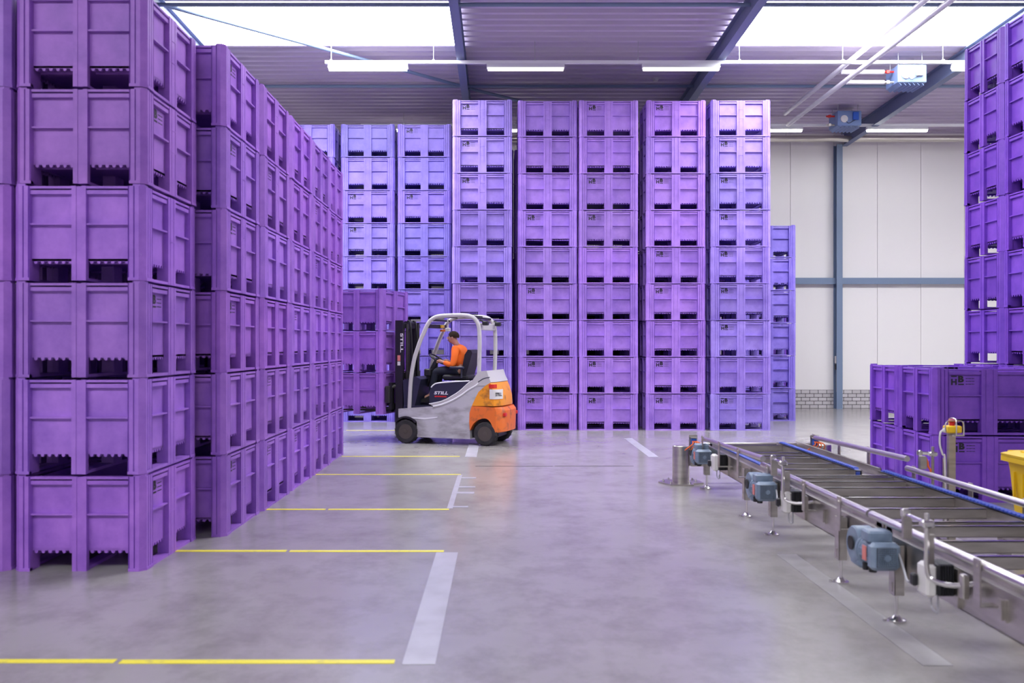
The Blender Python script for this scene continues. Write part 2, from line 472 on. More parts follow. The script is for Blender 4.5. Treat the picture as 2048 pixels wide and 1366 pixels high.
m_ = MB(); m_.lathe([(.06, 0), (.07, -.02), (.045, -.07), (.02, -.075)], (3.42, 20.0, ZD(20.0)-.002), 'z', 20)
tag(m_.build('smoke_detector', M['side_wall']), 'small round detector on the roof above the fourth tall stack', 'detector')

# ------------------------------------------------------------------ heaters and heating pipes
def heater(x0, y0, z0, lb, panel, k):
    t = empty('unit_heater', (x0, y0, z0)); tag(t, lb, 'heater', 'ceiling heaters')
    wd = .58; h = .36
    m_ = MB(); m_.rbox(0, wd, 0, wd, 0, h, .012); m_.build('casing', M['heater'], t)
    m_ = MB()
    for i in range(6):
        a = .03 + i*.09
        m_.prism([(a, 0), (a+.05, -.05), (a+.06, -.05), (a+.01, 0)], .02, wd-.02, 'y')
    m_.build('louvre', M['heater'], t, False)
    m_ = MB(); m_.lathe([(.09, 0), (.085, -.02), (.05, -.03)], (.16, -.002, .16), 'y', 24); m_.build('motor_cover', M['white_plastic'], t)
    m_ = MB(); m_.rbox(.36, .50, -.05, .0, .13, .32, .008); m_.build('control_box', M[panel], t)
    m_ = MB(); m_.tube(smooth_path([(.2, -.02, .10), (.26, -.03, .05), (.34, -.03, .09), (.42, -.03, .13)], 4), .006, 6); m_.build('cable', M['black'], t)
    for yy in (.1, .48):
        for xx in (.05, .53):
            m_ = MB(); m_.cyl((xx, yy, h), (xx, yy, ZD(y0+yy)-z0), .008, 6); m_.build('hanger_rod', M['rod'], t)
    for i, zz in enumerate((.27, .06)):
        m_ = MB(); m_.cyl((-.2, .2, zz), (0, .2, zz), .02, 10); m_.cbox((-.12, .2, zz), (.06, .06, .06)); m_.build('valve', M['red'] if i == 0 else M['duct'], t)
    return t
heater(8.0, 18.3, 7.0, 'light blue ceiling heater with white motor disc, higher in view beside the stack', 'white_plastic', 0)
heater(8.12, 21.9, 7.0, 'darker blue ceiling heater with small blue box, beside the far beam', 'blue_sensor', 1)
m_ = MB(); m_.cyl((6.95, WY0+.1, 7.36), (6.95, 22.2, 7.36), .05, 14); m_.cyl((6.95, 18.5, 7.27), (7.8, 18.5, 7.27), .045, 12)
tag(m_.build('heating_pipe', M['pipe']), 'upper of two long white heating pipes under the right skylight', 'pipe', 'heating pipes')
m_ = MB(); m_.cyl((7.05, WY0+.1, 7.11), (7.05, 22.3, 7.11), .05, 14); m_.cyl((7.05, 18.5, 7.06), (7.8, 18.5, 7.06), .045, 12)
tag(m_.build('heating_pipe', M['pipe']), 'lower of two long white heating pipes under the right skylight', 'pipe', 'heating pipes')

# ------------------------------------------------------------------ pallet boxes
BW, BD, BH = 1.2, 1.0, .74
def crate_proto():
    root = empty('pallet_box')
    # --- tub: walls, rim, ribs, centre posts, floor
    m_ = MB()
    hx, hy = BW/2, BD/2
    pw, pd = .165, .125           # corner post widths on the long and short faces
    rx, ry = hx-.042, hy-.042       # recessed wall faces
    m_.box(-rx, rx, -ry, -ry+.03, .152, .69); m_.box(-rx, rx, ry-.03, ry, .152, .69)
    m_.box(-rx, -rx+.03, -ry, ry, .152, .69); m_.box(rx-.03, rx, -ry, ry, .152, .69)
    m_.box(-rx, rx, -ry, ry, .150, .168)
    for sgn in (-1, 1):
        # long faces
        def yb(a, c): return (-a, -c) if sgn < 0 else (c, a)
        for xa, xb in ((-hx+pw, -.085), (.085, hx-pw)):
            y0, y1 = sorted((sgn*(hy-.006), sgn*(hy-.06)))
            m_.box(xa, xb, y0, y1, .702, .720)
            y0, y1 = sorted((sgn*(hy-.012), sgn*(hy-.06)))
            m_.box(xa, xb, y0, y1, .660, .690)
            y0, y1 = sorted((sgn*(hy-.010), sgn*(hy-.05)))
            m_.box(xa, xb, y0, y1, .425, .438)
            n = 7; stp = (xb-xa)/n
            for i in range(n):
                y0, y1 = sorted((sgn*ry, sgn*(ry-.03)))
                m_.box(xa+i*stp+.014, xa+i*stp+stp-.014, y0, y1, .136, .153); m_.box(xa+i*stp+.019, xa+i*stp+stp-.019, y0, y1, .130, .136)
            y0, y1 = sorted((sgn*(ry-.075), sgn*(ry-.10))); m_.box(xa, xb, y0, y1, .134, .151)
        for xa, xb in ((-.085, -.045), (-.035, .035), (.045, .085)):
            y0, y1 = sorted((sgn*(hy-.002), sgn*(hy-.05)))
            m_.box(xa, xb, y0, y1, 0, .722)
        y0, y1 = sorted((sgn*(hy-.008), sgn*(hy-.05))); m_.box(-.08, .08, y0, y1, 0, .718)
        y0, y1 = sorted((sgn*(hy+.001), sgn*(hy-.05)))
        m_.box(-.05, .05, y0, y1, .355, .361); m_.box(-.05, .05, y0, y1, .535, .541)
        # short faces
        for ya, yb_ in ((-hy+pd, -.055), (.055, hy-pd)):
            x0, x1 = sorted((sgn*(hx-.006), sgn*(hx-.06)))
            m_.box(x0, x1, ya, yb_, .702, .720)
            x0, x1 = sorted((sgn*(hx-.012), sgn*(hx-.06)))
            m_.box(x0, x1, ya, yb_, .660, .690)
            x0, x1 = sorted((sgn*(hx-.010), sgn*(hx-.05)))
            m_.box(x0, x1, ya, yb_, .425, .438)
            n = 6; stp = (yb_-ya)/n
            for i in range(n):
                x0, x1 = sorted((sgn*rx, sgn*(rx-.03)))
                m_.box(x0, x1, ya+i*stp+.014, ya+i*stp+stp-.014, .136, .153); m_.box(x0, x1, ya+i*stp+.019, ya+i*stp+stp-.019, .130, .136)
            x0, x1 = sorted((sgn*(rx-.11), sgn*(rx-.14))); m_.box(x0, x1, ya, yb_, .136, .151)
        x0, x1 = sorted((sgn*(hx-.002), sgn*(hx-.05)))
        m_.box(x0, x1, -.055, -.02, 0, .722); m_.box(x0, x1, .02, .055, 0, .722)
        x0, x1 = sorted((sgn*(hx-.007), sgn*(hx-.05))); m_.box(x0, x1, -.05, .05, 0, .718)
    m_.build('tub', M['purple'], root, False)
    # --- fluted corner posts with feet
    def groove_line(a0, a1, fixed, n, depth):
        pts = []; wdt = (a1-a0)/n
        for i in range(n):
            s0 = a0+i*wdt
            pts += [(s0, 0), (s0+wdt*.72, 0), (s0+wdt*.80, depth), (s0+wdt*.94, depth)]
        pts.append((a1, 0)); return pts
    post = None
    for sx in (-1, 1):
        for sy in (-1, 1):
            m_ = MB(); ch = .042
            poly = []
            # local frame: corner at origin, a along x inward, c along y inward
            for a, d in reversed(groove_line(ch, pw, 0, 3, .012)): poly.append((a, d))
            for c, d in groove_line(ch, pd, 0, 2, .012): poly.append((d, c))
            poly += [(.05, pd), (.05, .05), (pw, .05)]
            pts = [(sx*(hx-a), sy*(hy-c)) for a, c in poly]
            m_.prism(pts, .0, .722, 'z')
            # slight flare of the foot and stacking lug on top
            st = len(m_.v)
            fx0, fx1 = sorted((sx*(hx-.05), sx*(hx-pw+.004))); fy0, fy1 = sorted((sy*(hy-.05), sy*(hy-pd+.004)))
            m_.box(fx0, fx1, fy0, fy1, 0, .152)
            lug = [(sx*(hx-a), sy*(hy-c)) for a, c in ((.03, .006), (.09, .006), (.09, .03), (.03, .05), (.012, .06), (.006, .09), (.006, .03))]
            lug = [(sx*(hx-a), sy*(hy-c)) for a, c in ((.035, .008), (.10, .008), (.10, .03), (.03, .03), (.03, .09), (.008, .09), (.008, .035))]
            m_.prism(lug, .722, .738, 'z')
            flare = [(sx*(hx-a), sy*(hy-c)) for a, c in ((ch, -.004), (pw, -.004), (pw, .04), (.04, .04), (.04, pd), (-.004, pd), (-.004, ch))]
            m_.prism(flare, 0, .022, 'z')
            m_.build('corner_post', M['purple'], root)
    # --- runners along the long side
    for yy, wd in ((-hy+.05, .092), (0, .10), (hy-.05, .092)):
        m_ = MB(); m_.box(-hx+.05, hx-.05, yy-wd/2, yy+wd/2, 0, .022); m_.box(-.083, .083, yy-wd/2, yy+wd/2, .022, .151)
        m_.build('runner', M['purple'], root, False)
    return root

def logo_mb():
    m_ = MB()
    for q in ((0, .018, 0, .068), (.044, .062, 0, .068), (.018, .044, .026, .042)): m_.box(q[0], q[1], -.0008, .0008, q[2], q[3])
    st = len(m_.v); v, f = text_geo('B', .062, .074, .06); m_.add([(p[0]+.076, p[1], p[2]+.028) for p in v], f)
    m_.box(.0, .062, -.0008, .0008, .088, .102)
    m_.box(.076, .138, -.0008, .0008, .0, .014)
    for z in (.068, .037, .006):
        x = .158
        for wd in (.022, .012, .03, .018, .012):
            m_.box(x, x+wd*.8, -.0006, .0006, z, z+.0065); x += wd
    return m_

PROTO = crate_proto()
LOGO = logo_mb().mesh('logo', M['logo'], False)
first_crate = [True]
TINTS = {'mid': (.315, .125, .585, 1), 'blue': (.245, .175, .66, 1), 'pink': (.375, .19, .71, 1), 'pale': (.32, .205, .69, 1), 'deep': (.19, .06, .52, 1)}  # blue holds daylight and deep holds shade, on top of the plastic's own colour
def crate(loc, rz, tint, logo_face, label, group):
    if first_crate[0]:
        r = PROTO; first_crate[0] = False
    else:
        r = copy_tree(PROTO)
        for ch in list(r.children):
            if ch.name.startswith('logo'): bpy.data.objects.remove(ch)
    r.location = loc; r.rotation_euler = (0, 0, rz)
    tag(r, label, 'plastic pallet box', group)
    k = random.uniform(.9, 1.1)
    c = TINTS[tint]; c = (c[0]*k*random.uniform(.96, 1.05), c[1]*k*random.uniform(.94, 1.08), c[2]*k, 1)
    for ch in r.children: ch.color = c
    if logo_face:
        lo = bpy.data.objects.new('logo', LOGO); COL.objects.link(lo); lo.parent = r
        if logo_face == 'long':      # on the left panel of the local -y face
            lo.location = (-.395, -.4592, .545)
        elif logo_face == 'short':   # on the left panel of the local +x face
            lo.location = (.5712, -.345, .545); lo.rotation_euler = (0, 0, PI/2)
        elif logo_face == 'right':   # on the left panel of the face seen from +x when the box stands turned
            lo.location = (-.395, -.4592, .545)
    return r

ORD = ['lowest', 'second from floor', 'third from floor', 'fourth from floor', 'fifth from floor', 'sixth from floor', 'seventh from floor', 'eighth from floor', 'topmost']
def stack(x, y, n, rz, tint, logos, name, group, z0=0, base_level=0, face='long', top=True, jit=.006):
    for i in range(n):
        has = i in logos
        pos = ORD[i]
        if i == n-1 and top: pos = 'topmost'
        look = 'purple pallet box with black logo' if has else 'plain purple pallet box'
        lb = '%s, %s in %s' % (look, pos, name)
        tt = tint if isinstance(tint, str) else tint[i]
        crate((x+random.uniform(-jit, jit), y+random.uniform(-jit, jit), z0+i*BH), rz+random.uniform(-.004, .004), tt, face if has else None, lb, group)

# five tall stacks facing the camera (nine boxes each); logos listed by level from the floor
g = 'five tall stacks of pallet boxes facing the camera'
FY = 18.33 + .5
def T(*a): return list(a)
tA = 'pale'
tB = 'pink'
tE = 'pale'
stack(-.36, FY-.03, 9, 0, tA, {8, 7, 6}, 'first of five tall middle stacks', g)
stack(.963, FY+.03, 9, 0, tB, {5, 3, 1, 0}, 'second of five tall middle stacks', g)
stack(2.192, FY+.03, 9, 0, tB, {8, 6, 5, 1, 0}, 'third of five tall middle stacks', g)
stack(3.55, FY+.02, 9, 0, tB, {8, 6, 4, 3, 1, 0}, 'fourth of five tall middle stacks', g)
stack(4.85, FY-.02, 9, 0, tE, {7, 6, 5, 4, 3, 2, 0}, 'fifth of five tall middle stacks', g)
# dark stacks added behind them so the gaps and fork openings read dark
g = 'added pallet box stacks behind the tall row'
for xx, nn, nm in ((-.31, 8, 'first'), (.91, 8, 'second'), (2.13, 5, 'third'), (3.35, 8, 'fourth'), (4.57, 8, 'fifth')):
    stack(xx, FY+1.25, nn, 0, 'deep', set(), 'added dark stack behind %s of tall stacks' % nm, g, jit=.002)
for xx, nm in ((-.46, 'first'), (.77, 'second'), (1.99, 'third'), (3.21, 'fourth'), (4.43, 'fifth')):  # another unseen row, added to block bright slits in the fork openings
    stack(xx, FY+2.40, 5, 0, 'deep', set(), 'low added dark stack far behind %s tall stack' % nm, g, jit=.002)
stack(6.32, 22.4, 4, 0, 'deep', set(), 'added hidden stack behind the short wall stack', g)  # unseen, added to block light behind the short stack's openings
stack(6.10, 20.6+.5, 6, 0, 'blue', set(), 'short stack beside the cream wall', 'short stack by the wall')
# tall stacks behind the forklift
g = 'tall stacks behind the forklift'
LY = 20.34 + .5
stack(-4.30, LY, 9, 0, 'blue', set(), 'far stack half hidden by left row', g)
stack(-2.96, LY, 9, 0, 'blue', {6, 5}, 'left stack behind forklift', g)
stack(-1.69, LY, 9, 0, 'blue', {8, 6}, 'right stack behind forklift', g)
stack(-2.30, LY+1.25, 8, 0, 'deep', set(), 'added hidden stack behind the forklift stacks', g)  # unseen, added to keep the gap between the forklift stacks dark
# row along the left: short side to the camera, six high
g = 'left row of stacked pallet boxes'
lr = [(6.94, -3.21, {0, 2, 4}, 'nearest left-row stack'), (8.18, -2.97, {0, 2, 3, 4, 5}, 'second left-row stack from camera'), (9.43, -2.95, {0, 1, 4}, 'third left-row stack from camera'),
      (10.72, -2.96, {0, 2}, 'fourth left-row stack from camera'), (11.99, -2.96, {0, 3, 4}, 'fifth left-row stack from camera'), (13.22, -2.98, {1}, 'farthest left-row stack')]
for (y0, xc, lg, nm) in lr:
    stack(xc, y0+.6, 6, PI/2, 'mid', lg, nm, g, face='right')
stack(-4.25, 7.54, 6, PI/2, 'mid', set(), 'stack cut by left photo edge', g, face='right')
# right side: two-high block in front, taller stacks behind
for (y0, nm) in ((8.18, 'second'), (9.43, 'third'), (10.72, 'fourth'), (11.99, 'fifth'), (13.22, 'sixth')):  # unseen column added to keep light out of the left row's openings
    stack(-4.06, y0+.6, 6, PI/2, 'mid', set(), 'added stack hidden behind %s left-row stack' % nm, 'added pallet boxes hidden behind the left row', face='right')
g = 'low double stacks on the right'
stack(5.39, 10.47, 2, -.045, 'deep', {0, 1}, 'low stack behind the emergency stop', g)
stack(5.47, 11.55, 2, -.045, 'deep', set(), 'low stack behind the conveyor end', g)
stack(6.62, 10.41, 2, -.03, 'deep', set(), 'added low stack just outside right photo edge', g)  # unseen, added to darken the fork openings of its neighbour
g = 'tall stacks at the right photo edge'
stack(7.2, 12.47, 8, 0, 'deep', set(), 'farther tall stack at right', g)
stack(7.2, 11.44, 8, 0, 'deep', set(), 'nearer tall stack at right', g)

# ------------------------------------------------------------------ floor markings
def line(pts, lb, m=M['yellow_paint'], cat='floor marking', grp='yellow floor lines', name='floor_line'):
    m_ = MB()
    for (x0, x1, y0, y1) in pts:
        m_.box(x0, x1, y0, y1, .0005, .003)
    return tag(m_.build(name, m, None, False), lb, cat, grp)
line([(-3.6, -2.102, 4.945, 5.0), (-2.07, -.575, 4.935, 4.992)], 'yellow floor line nearest the camera')
line([(-2.75, -1.79, 7.60, 7.655), (-1.76, -.47, 7.592, 7.647)], 'yellow floor line by the foot of the nearest left stack')
line([(-2.50, -1.83, 9.52, 9.575), (-1.80, -.535, 9.52, 9.575)], 'yellow floor line by the foot of the third left stack')
line([(-2.47, -.52, 12.09, 12.14)], 'yellow floor line by the foot of the fifth left stack')
line([(-2.44, -.62, 14.04, 14.09)], 'yellow floor line just past the end of the left row')
line([(-3.1, -2.1, 18.3, 18.35)], 'short yellow floor line beyond the forklift')
line([(-.53, -.35, 4.92, 7.57)], 'broad pale floor stripe joining the nearest two yellow lines', M['pale_paint'], grp='pale floor stripes')
line([(-.56, -.50, 9.6, 12.08), (-.50, -.34, 9.66, 9.74), (-.50, -.30, 10.55, 10.68), (-.50, -.30, 11.0, 11.1), (-.50, -.31, 11.75, 11.85)], 'thin pale floor stripe with short ticks', M['pale_paint'], grp='pale floor stripes')
line([(-.54, -.36, 14.0, 15.9)], 'pale floor patch beside the forklift rear wheel', M['pale_paint'], grp='pale floor stripes')
line([(2.29, 2.44, 14.0, 16.8)], 'pale floor stripe in front of the fourth tall stack', M['pale_paint'], grp='pale floor stripes')
line([(-.35, .75, 12.93, 12.945), (.78, 1.9, 12.95, 12.962)], 'thin dark joint in the floor across the aisle', M['rubber'], grp='floor joints')
line([(2.28, 2.44, 4.9, 7.5)], 'long pale floor stripe under the conveyor feet', M['worn_strip'], grp='pale floor stripes')

# ------------------------------------------------------------------ forklift (local: x forward, y left, z up)
YAW = math.radians(180-17)
FO = Vector((-.113, 16.0, 0))
fk = empty('forklift', FO, YAW)
tag(fk, 'grey and orange forklift truck carrying three purple boxes', 'forklift')
FM = Matrix.Translation(FO) @ Matrix.Rotation(YAW, 4, 'Z')
HYF = .5

def arc(cx_, cz, r, a0, a1, n=10):
    return [(cx_+r*math.cos(math.radians(a0+(a1-a0)*i/n)), cz+r*math.sin(math.radians(a0+(a1-a0)*i/n))) for i in range(n+1)]

def shaped(poly, hw, name, m, round_from=-.02, parent=fk):
    """side profile given on the near side plane, extruded across with the tail rounded in plan"""
    m_ = MB(); n = len(poly); ys = [-hw, -hw*.985, -hw*.95, -hw*.88, -hw*.78, -hw*.6, -hw*.36, 0, hw*.36, hw*.6, hw*.78, hw*.88, hw*.95, hw*.985, hw]; vs = []; fs = []
    for y in ys:
        e = abs(y)/hw
        for (x_, z_) in poly:
            if x_ < round_from:
                x_ = x_ + (round_from-x_)*.42*e**4
            vs.append((x_, y*(1 if abs(y) < hw else 1), z_))
    for k in range(len(ys)-1):
        for i in range(n):
            j = (i+1) % n
            fs.append((k*n+i, k*n+j, (k+1)*n+j, (k+1)*n+i))
    fs.append(tuple(range(n-1, -1, -1))); fs.append(tuple(range((len(ys)-1)*n, len(ys)*n)))
    m_.add(vs, fs)
    return m_.build(name, m, parent)

s_curve = [(1.017, .70), (.90, .722), (.789, .749), (.69, .79), (.60, .841), (.50, .90), (.413, .967), (.301, 1.066), (.227, 1.11)]
h_curve = [(.94, .657), (.84, .678), (.751, .705), (.61, .76), (.487, .825), (.39, .885), (.301, .951), (.171, 1.023), (.116, 1.068)]
cw_edge = [(.116, .919), (.189, .778), (.245, .66), (.273, .565), (.28, .40), (.264, .126)]
arch_f = arc(1.45, .205, .26, 150, 60, 8)
body = [(1.245, .114), (1.25, .30)] + arc(1.46, .205, .27, 140, 62, 8) + [(1.60, .45), (1.60, .60), (1.46, .612)] + h_curve[:8] + [(-.013, 1.026)] + cw_edge[:-1] + [(.27, .109)]
shaped(body, .49, 'body', M['grey_body'], -9)
# darker chassis core between the wheels
m_ = MB(); m_.box(-.15, 1.30, -.36, .36, .13, .60); m_.box(1.25, 1.62, -.30, .30, .16, .58); m_.build('chassis', M['mast'], fk, False)
band = s_curve + [(.116, 1.27), (-.04, 1.285), (-.10, 1.18), (-.17, 1.09), (-.013, 1.03)] + list(reversed(h_curve[:8]))
shaped(band, .5, 'side_band', M['guard_grey'], -.02)
for sgn in (-1, 1):
    m_ = MB(); m_.tube(smooth_path([(a, sgn*.502, z) for a, z in h_curve], 3), .014, 8); m_.tube(smooth_path([(a, sgn*.502, z) for a, z in s_curve], 3), .008, 8)
    m_.build('trim_strip', M['light_trim'], fk)
# shoulder seam
m_ = MB(); m_.tube(smooth_path([(a, .503, z) for a, z in ((.12, 1.09), (.02, 1.15), (-.09, 1.172))], 4), .008, 6); m_.build('seam', M['navy'], fk)
hood = [(1.017, .705), (1.017, .923), (.985, .985), (.94, 1.03), (.864, 1.059), (.60, 1.085), (.282, 1.101), (.24, 1.10)] + list(reversed(s_curve[1:-1]))
shaped(hood, .485, 'hood', M['navy'], -9)
for sgn in (-1, 1):
    m_ = MB(); m_.tube(smooth_path([(a, sgn*.482, z) for a, z in ((.985, .985), (.94, 1.03), (.864, 1.061), (.60, 1.088), (.282, 1.105))], 4), .012, 8); m_.build('trim_strip', M['light_trim'], fk)
    m_ = MB(); m_.prism([(1.36, .44), (1.10, .425), (.87, .462), (.86, .48), (1.1, .455), (1.35, .462)], sgn*.485, sgn*.497, 'y'); m_.build('trim_strip', M['light_trim'], fk)
arch_r = arc(.0, .205, .265, 15, 165, 12)
cw_up = [(.116, .919), (.189, .778), (.235, .68), (-.27, .68), (-.275, .70), (-.262, .86), (-.21, 1.0), (-.165, 1.08), (-.013, 1.026)]
shaped(cw_up, .497, 'counterweight', M['amber'], .0)
cw_lo = [(.235, .675), (.273, .565), (.28, .40), (.268, .26)] + arch_r + [(-.26, .22), (-.33, .24), (-.345, .60), (-.30, .66)]
shaped(cw_lo, .503, 'rear_bumper', M['red_orange'], .0)
m_ = MB(); m_.rbox(-.297, -.275, -.16, .16, .30, .42, .008); m_.build('tow_plate', M['mast'], fk)
# rear lamps and plate
for sgn in (-1, 1):
    m_ = MB(); m_.rbox(-.335, -.28, sgn*.34-.05, sgn*.34+.05, .50, .56, .008); m_.build('reflector', M['red'], fk)
# white plates with the maker's lettering
def lettering(txt, w_, h_, loc, rot, m, parent, name='lettering', bold=.02, shear=0):
    v, f = text_geo(txt, w_, h_, bold, shear); m_ = MB(); m_.add(v, f); m_.xf(Matrix.Translation(loc) @ rot)
    return m_.build(name, m, parent, False)
RL = Matrix.Rotation(PI, 4, 'Z')      # text facing +y (left side of the truck)
outl = [(-.09, .507), (-.157, .507), (-.184, .481), (-.212, .444), (-.240, .392), (-.264, .30)]
m_ = MB(); m_.prism(outl + [(x_+.006, y_-.006) for x_, y_ in reversed(outl)], .80, .965, 'z')
pl = m_.build('name_plate', M['white_plastic'], fk, False)
v, f = text_geo('STILL', .15, .06, .03); m_ = MB(); m_.add(v, f); ang = math.atan2(.37-.487, -.245+.178)
m_.xf(Matrix.Translation((-.178-.012, .487+.007, .85)) @ Matrix.Rotation(ang, 4, 'Z')); m_.build('lettering', M['black'], pl, False)
outl = [(-.075, .503), (-.115, .505), (-.150, .474), (-.185, .40)]
m_ = MB(); m_.prism(outl + [(x_+.01, y_-.012) for x_, y_ in reversed(outl)], .985, 1.05, 'z'); m_.build('tail_lamp', M['red'], fk, False)
lettering('STILL', .26, .055, (.93, .489, .865), RL, M['light_trim'], fk, 'lettering', .03, .2)
m_ = MB(); x_ = .92
for wd in (.028, .02, .032, .024, .03, .022, .026):
    m_.box(x_-wd, x_, .484, .489, .818, .842); x_ -= wd+.006
m_.build('red_print', M['red'], fk, False)

# wheels
def wheel(x, y, r, wd, nm):
    t = MB(); n = 40
    prof = [(r*.60, -wd*.22), (r*.62, -wd/2), (r*.90, -wd/2), (r*.98, -wd*.40), (r, -wd*.30), (r, -wd*.12), (r*.965, -wd*.10), (r*.965, wd*.10), (r, wd*.12), (r, wd*.30), (r*.98, wd*.40), (r*.90, wd/2), (r*.62, wd/2), (r*.60, wd*.22)]
    t.lathe(prof, (x, y, r), 'y', n)
    for k in range(18):
        a = 2*PI*k/18
        st = len(t.v); t.cbox((0, 0, 0), (.012, wd*.86, .02))
        t.xf(Matrix.Translation((x, y, r)) @ Matrix.Rotation(a, 4, 'Y') @ Matrix.Translation((0, 0, r-.004)), st)
    w_ = t.build('wheel', M['rubber'], fk)
    h = MB(); sg = 1 if y > 0 else -1
    h.lathe([(r*.63, sg*wd*.48), (r*.58, sg*wd*.42), (r*.50, sg*wd*.30), (r*.34, sg*wd*.28), (r*.30, sg*wd*.44), (r*.16, sg*wd*.50), (.01, sg*wd*.50)], (x, y, r), 'y', 28)
    for k in range(6):
        a = 2*PI*k/6
        h.cyl((x+r*.42*math.cos(a), y+sg*wd*.25, r+r*.42*math.sin(a)), (x+r*.42*math.cos(a), y+sg*wd*.36, r+r*.42*math.sin(a)), .012, 8)
    hb = h.build('hub', M['guard_grey'], w_)
    hb.data.materials[0] = M['hub']
wheel(1.45, .44, .21, .18, 'front'); wheel(1.45, -.44, .21, .18, 'front')
wheel(0, .42, .205, .17, 'rear'); wheel(0, -.42, .205, .17, 'rear')
for sgn in (-1, 1):
    m_ = MB()
    outer = arc(1.45, .21, .262, 140, 40, 10); inner = arc(1.45, .21, .235, 40, 140, 10)
    m_.prism(outer+inner, sgn*.34, sgn*.53, 'y'); m_.build('fender', M['mast'], fk)

# cab
m_ = MB(); m_.box(.92, 1.52, -.45, .45, .60, .66); m_.build('floor_plate', M['navy'], fk, False)
m_ = MB(); m_.prism([(1.52, .64), (1.54, 1.10), (1.30, 1.17), (1.20, 1.12), (1.32, .64)], -.43, .43, 'y'); m_.build('dashboard', M['navy'], fk)
m_ = MB(); m_.tube([(1.27, 0, 1.0), (1.16, 0, 1.24), (1.07, 0, 1.44)], [.075, .06, .045], 12); m_.build('steering_column', M['black'], fk)
m_ = MB(); c = Vector((1.05, 0, 1.47)); ax = Vector((-.55, 0, .83)).normalized(); e1 = ax.orthogonal().normalized(); e2 = ax.cross(e1)
m_.tube([c+(e1*math.cos(2*PI*k/24)+e2*math.sin(2*PI*k/24))*.16 for k in range(25)], .014, 8)
for k in range(3):
    m_.tube([c-ax*.02, c+(e1*math.cos(2*PI*k/3)+e2*math.sin(2*PI*k/3))*.155], .011, 6)
m_.lathe([(.035, -.03), (.035, .015)], tuple(c), 'z', 14); m_.build('steering_wheel', M['black'], fk)
m_ = MB(); m_.rbox(1.10, 1.22, .10, .24, 1.17, 1.30, .015); m_.rbox(1.12, 1.18, -.22, -.12, 1.22, 1.36, .01); m_.build('display', M['black'], fk)
st_ = empty('seat'); st_.parent = fk
m_ = MB(); m_.rbox(.40, .88, -.24, .24, 1.10, 1.20, .03); m_.build('cushion', M['black'], st_)
m_ = MB(); bk = [(.44, 1.16), (.32, 1.58), (.34, 1.63), (.40, 1.64), (.46, 1.55), (.52, 1.24), (.52, 1.18)]
n = len(bk); ys = [(-.25, .0), (-.22, .02), (0, .05), (.22, .02), (.25, .0)]
m_.prism(bk, -.23, .23, 'y'); m_.build('backrest', M['black'], st_)
m_ = MB(); m_.rbox(.45, .72, .25, .31, 1.30, 1.35, .015); m_.cyl((.50, .28, 1.15), (.50, .28, 1.31), .015, 8); m_.build('armrest', M['navy'], st_)

# overhead guard
gpath = [(1.405, .60), (1.392, .90), (1.375, 1.12), (1.343, 1.331), (1.30, 1.52), (1.247, 1.671), (1.19, 1.82), (1.131, 1.939), (1.08, 2.05), (1.02, 2.14), (.94, 2.195), (.86, 2.22), (.75, 2.23), (.50, 2.235), (.32, 2.225), (.22, 2.19), (.155, 2.12), (.120, 2.02), (.108, 1.80), (.112, 1.5), (.122, 1.24)]
og = empty('overhead_guard'); og.parent = fk
for sgn in (-1, 1):
    m_ = MB(); m_.tube(smooth_path([(a, sgn*.455, z) for a, z in gpath], 3), .036, 12); m_.build('side_frame', M['guard_grey'], og)
for xx, zz in ((.20, 2.19), (.36, 2.23), (.52, 2.235), (.68, 2.235), (.84, 2.225), (.99, 2.16)):
    m_ = MB(); m_.rbox(xx-.02, xx+.02, -.45, .45, zz-.02, zz+.015, .006); m_.build('roof_bar', M['mast'], og)
m_ = MB(); m_.rbox(1.04, 1.10, -.45, .45, 2.02, 2.09, .01); m_.build('front_bar', M['mast'], og)
m_ = MB(); m_.rbox(1.02, 1.036, -.28, -.10, 2.03, 2.08, .004); m_.build('label', M['yellow'], og)
m_ = MB(); m_.rbox(.10, .14, -.45, .45, 1.98, 2.10, .01); m_.build('rear_bar', M['guard_grey'], og)
for sgn in (-1, 1):
    m_ = MB(); m_.rbox(-.02, .08, sgn*.36-.05, sgn*.36+.05, 2.06, 2.13, .012); m_.cyl((.04, sgn*.36, 2.12), (.12, sgn*.42, 2.15), .015, 8); m_.build('work_lamp', M['black'], og)
bl = MB(); bl.lathe([(.05, 0), (.05, .05), (.035, .06)], (.92, -.18, 1.97), 'z', 16); bl.cyl((.92, -.18, 2.03), (.92, -.18, 2.20), .012, 8)
bl = bl.build('ceiling_lamp', M['white_plastic'], og)
m_ = MB(); m_.lathe([(.052, 0), (.052, .03), (.03, .035)], (1.02, -.18, 1.965), 'z', 16); m_.build('beacon', M['red_orange'], og)

# mast, carriage and forks
ms = empty('mast'); ms.parent = fk
for sgn in (-1, 1):
    m_ = MB(); m_.box(1.56, 1.70, sgn*.36-.03, sgn*.36+.03, .13, 2.12); m_.build('outer_rail', M['mast'], ms, False)
    m_ = MB(); m_.box(1.60, 1.73, sgn*.295-.03, sgn*.295+.03, .20, 2.16); m_.build('inner_rail', M['mast'], ms, False)
    m_ = MB(); m_.cyl((1.53, sgn*.26, .25), (1.53, sgn*.26, 1.25), .04, 12); m_.cyl((1.53, sgn*.26, 1.25), (1.53, sgn*.26, 2.10), .024, 10); m_.build('lift_cylinder', M['fork'], ms)
    m_ = MB(); m_.tube(smooth_path([(1.50, sgn*.12, .5), (1.49, sgn*.13, 1.4), (1.52, sgn*.13, 2.08), (1.60, sgn*.12, 2.12), (1.66, sgn*.12, 1.9), (1.66, sgn*.12, .8)], 6), .016, 8); m_.build('hose', M['black'], ms)
    m_ = MB(); m_.tube([(1.62, sgn*.05, .7), (1.62, sgn*.05, 2.1)], .014, 6); m_.build('chain', M['fork'], ms)
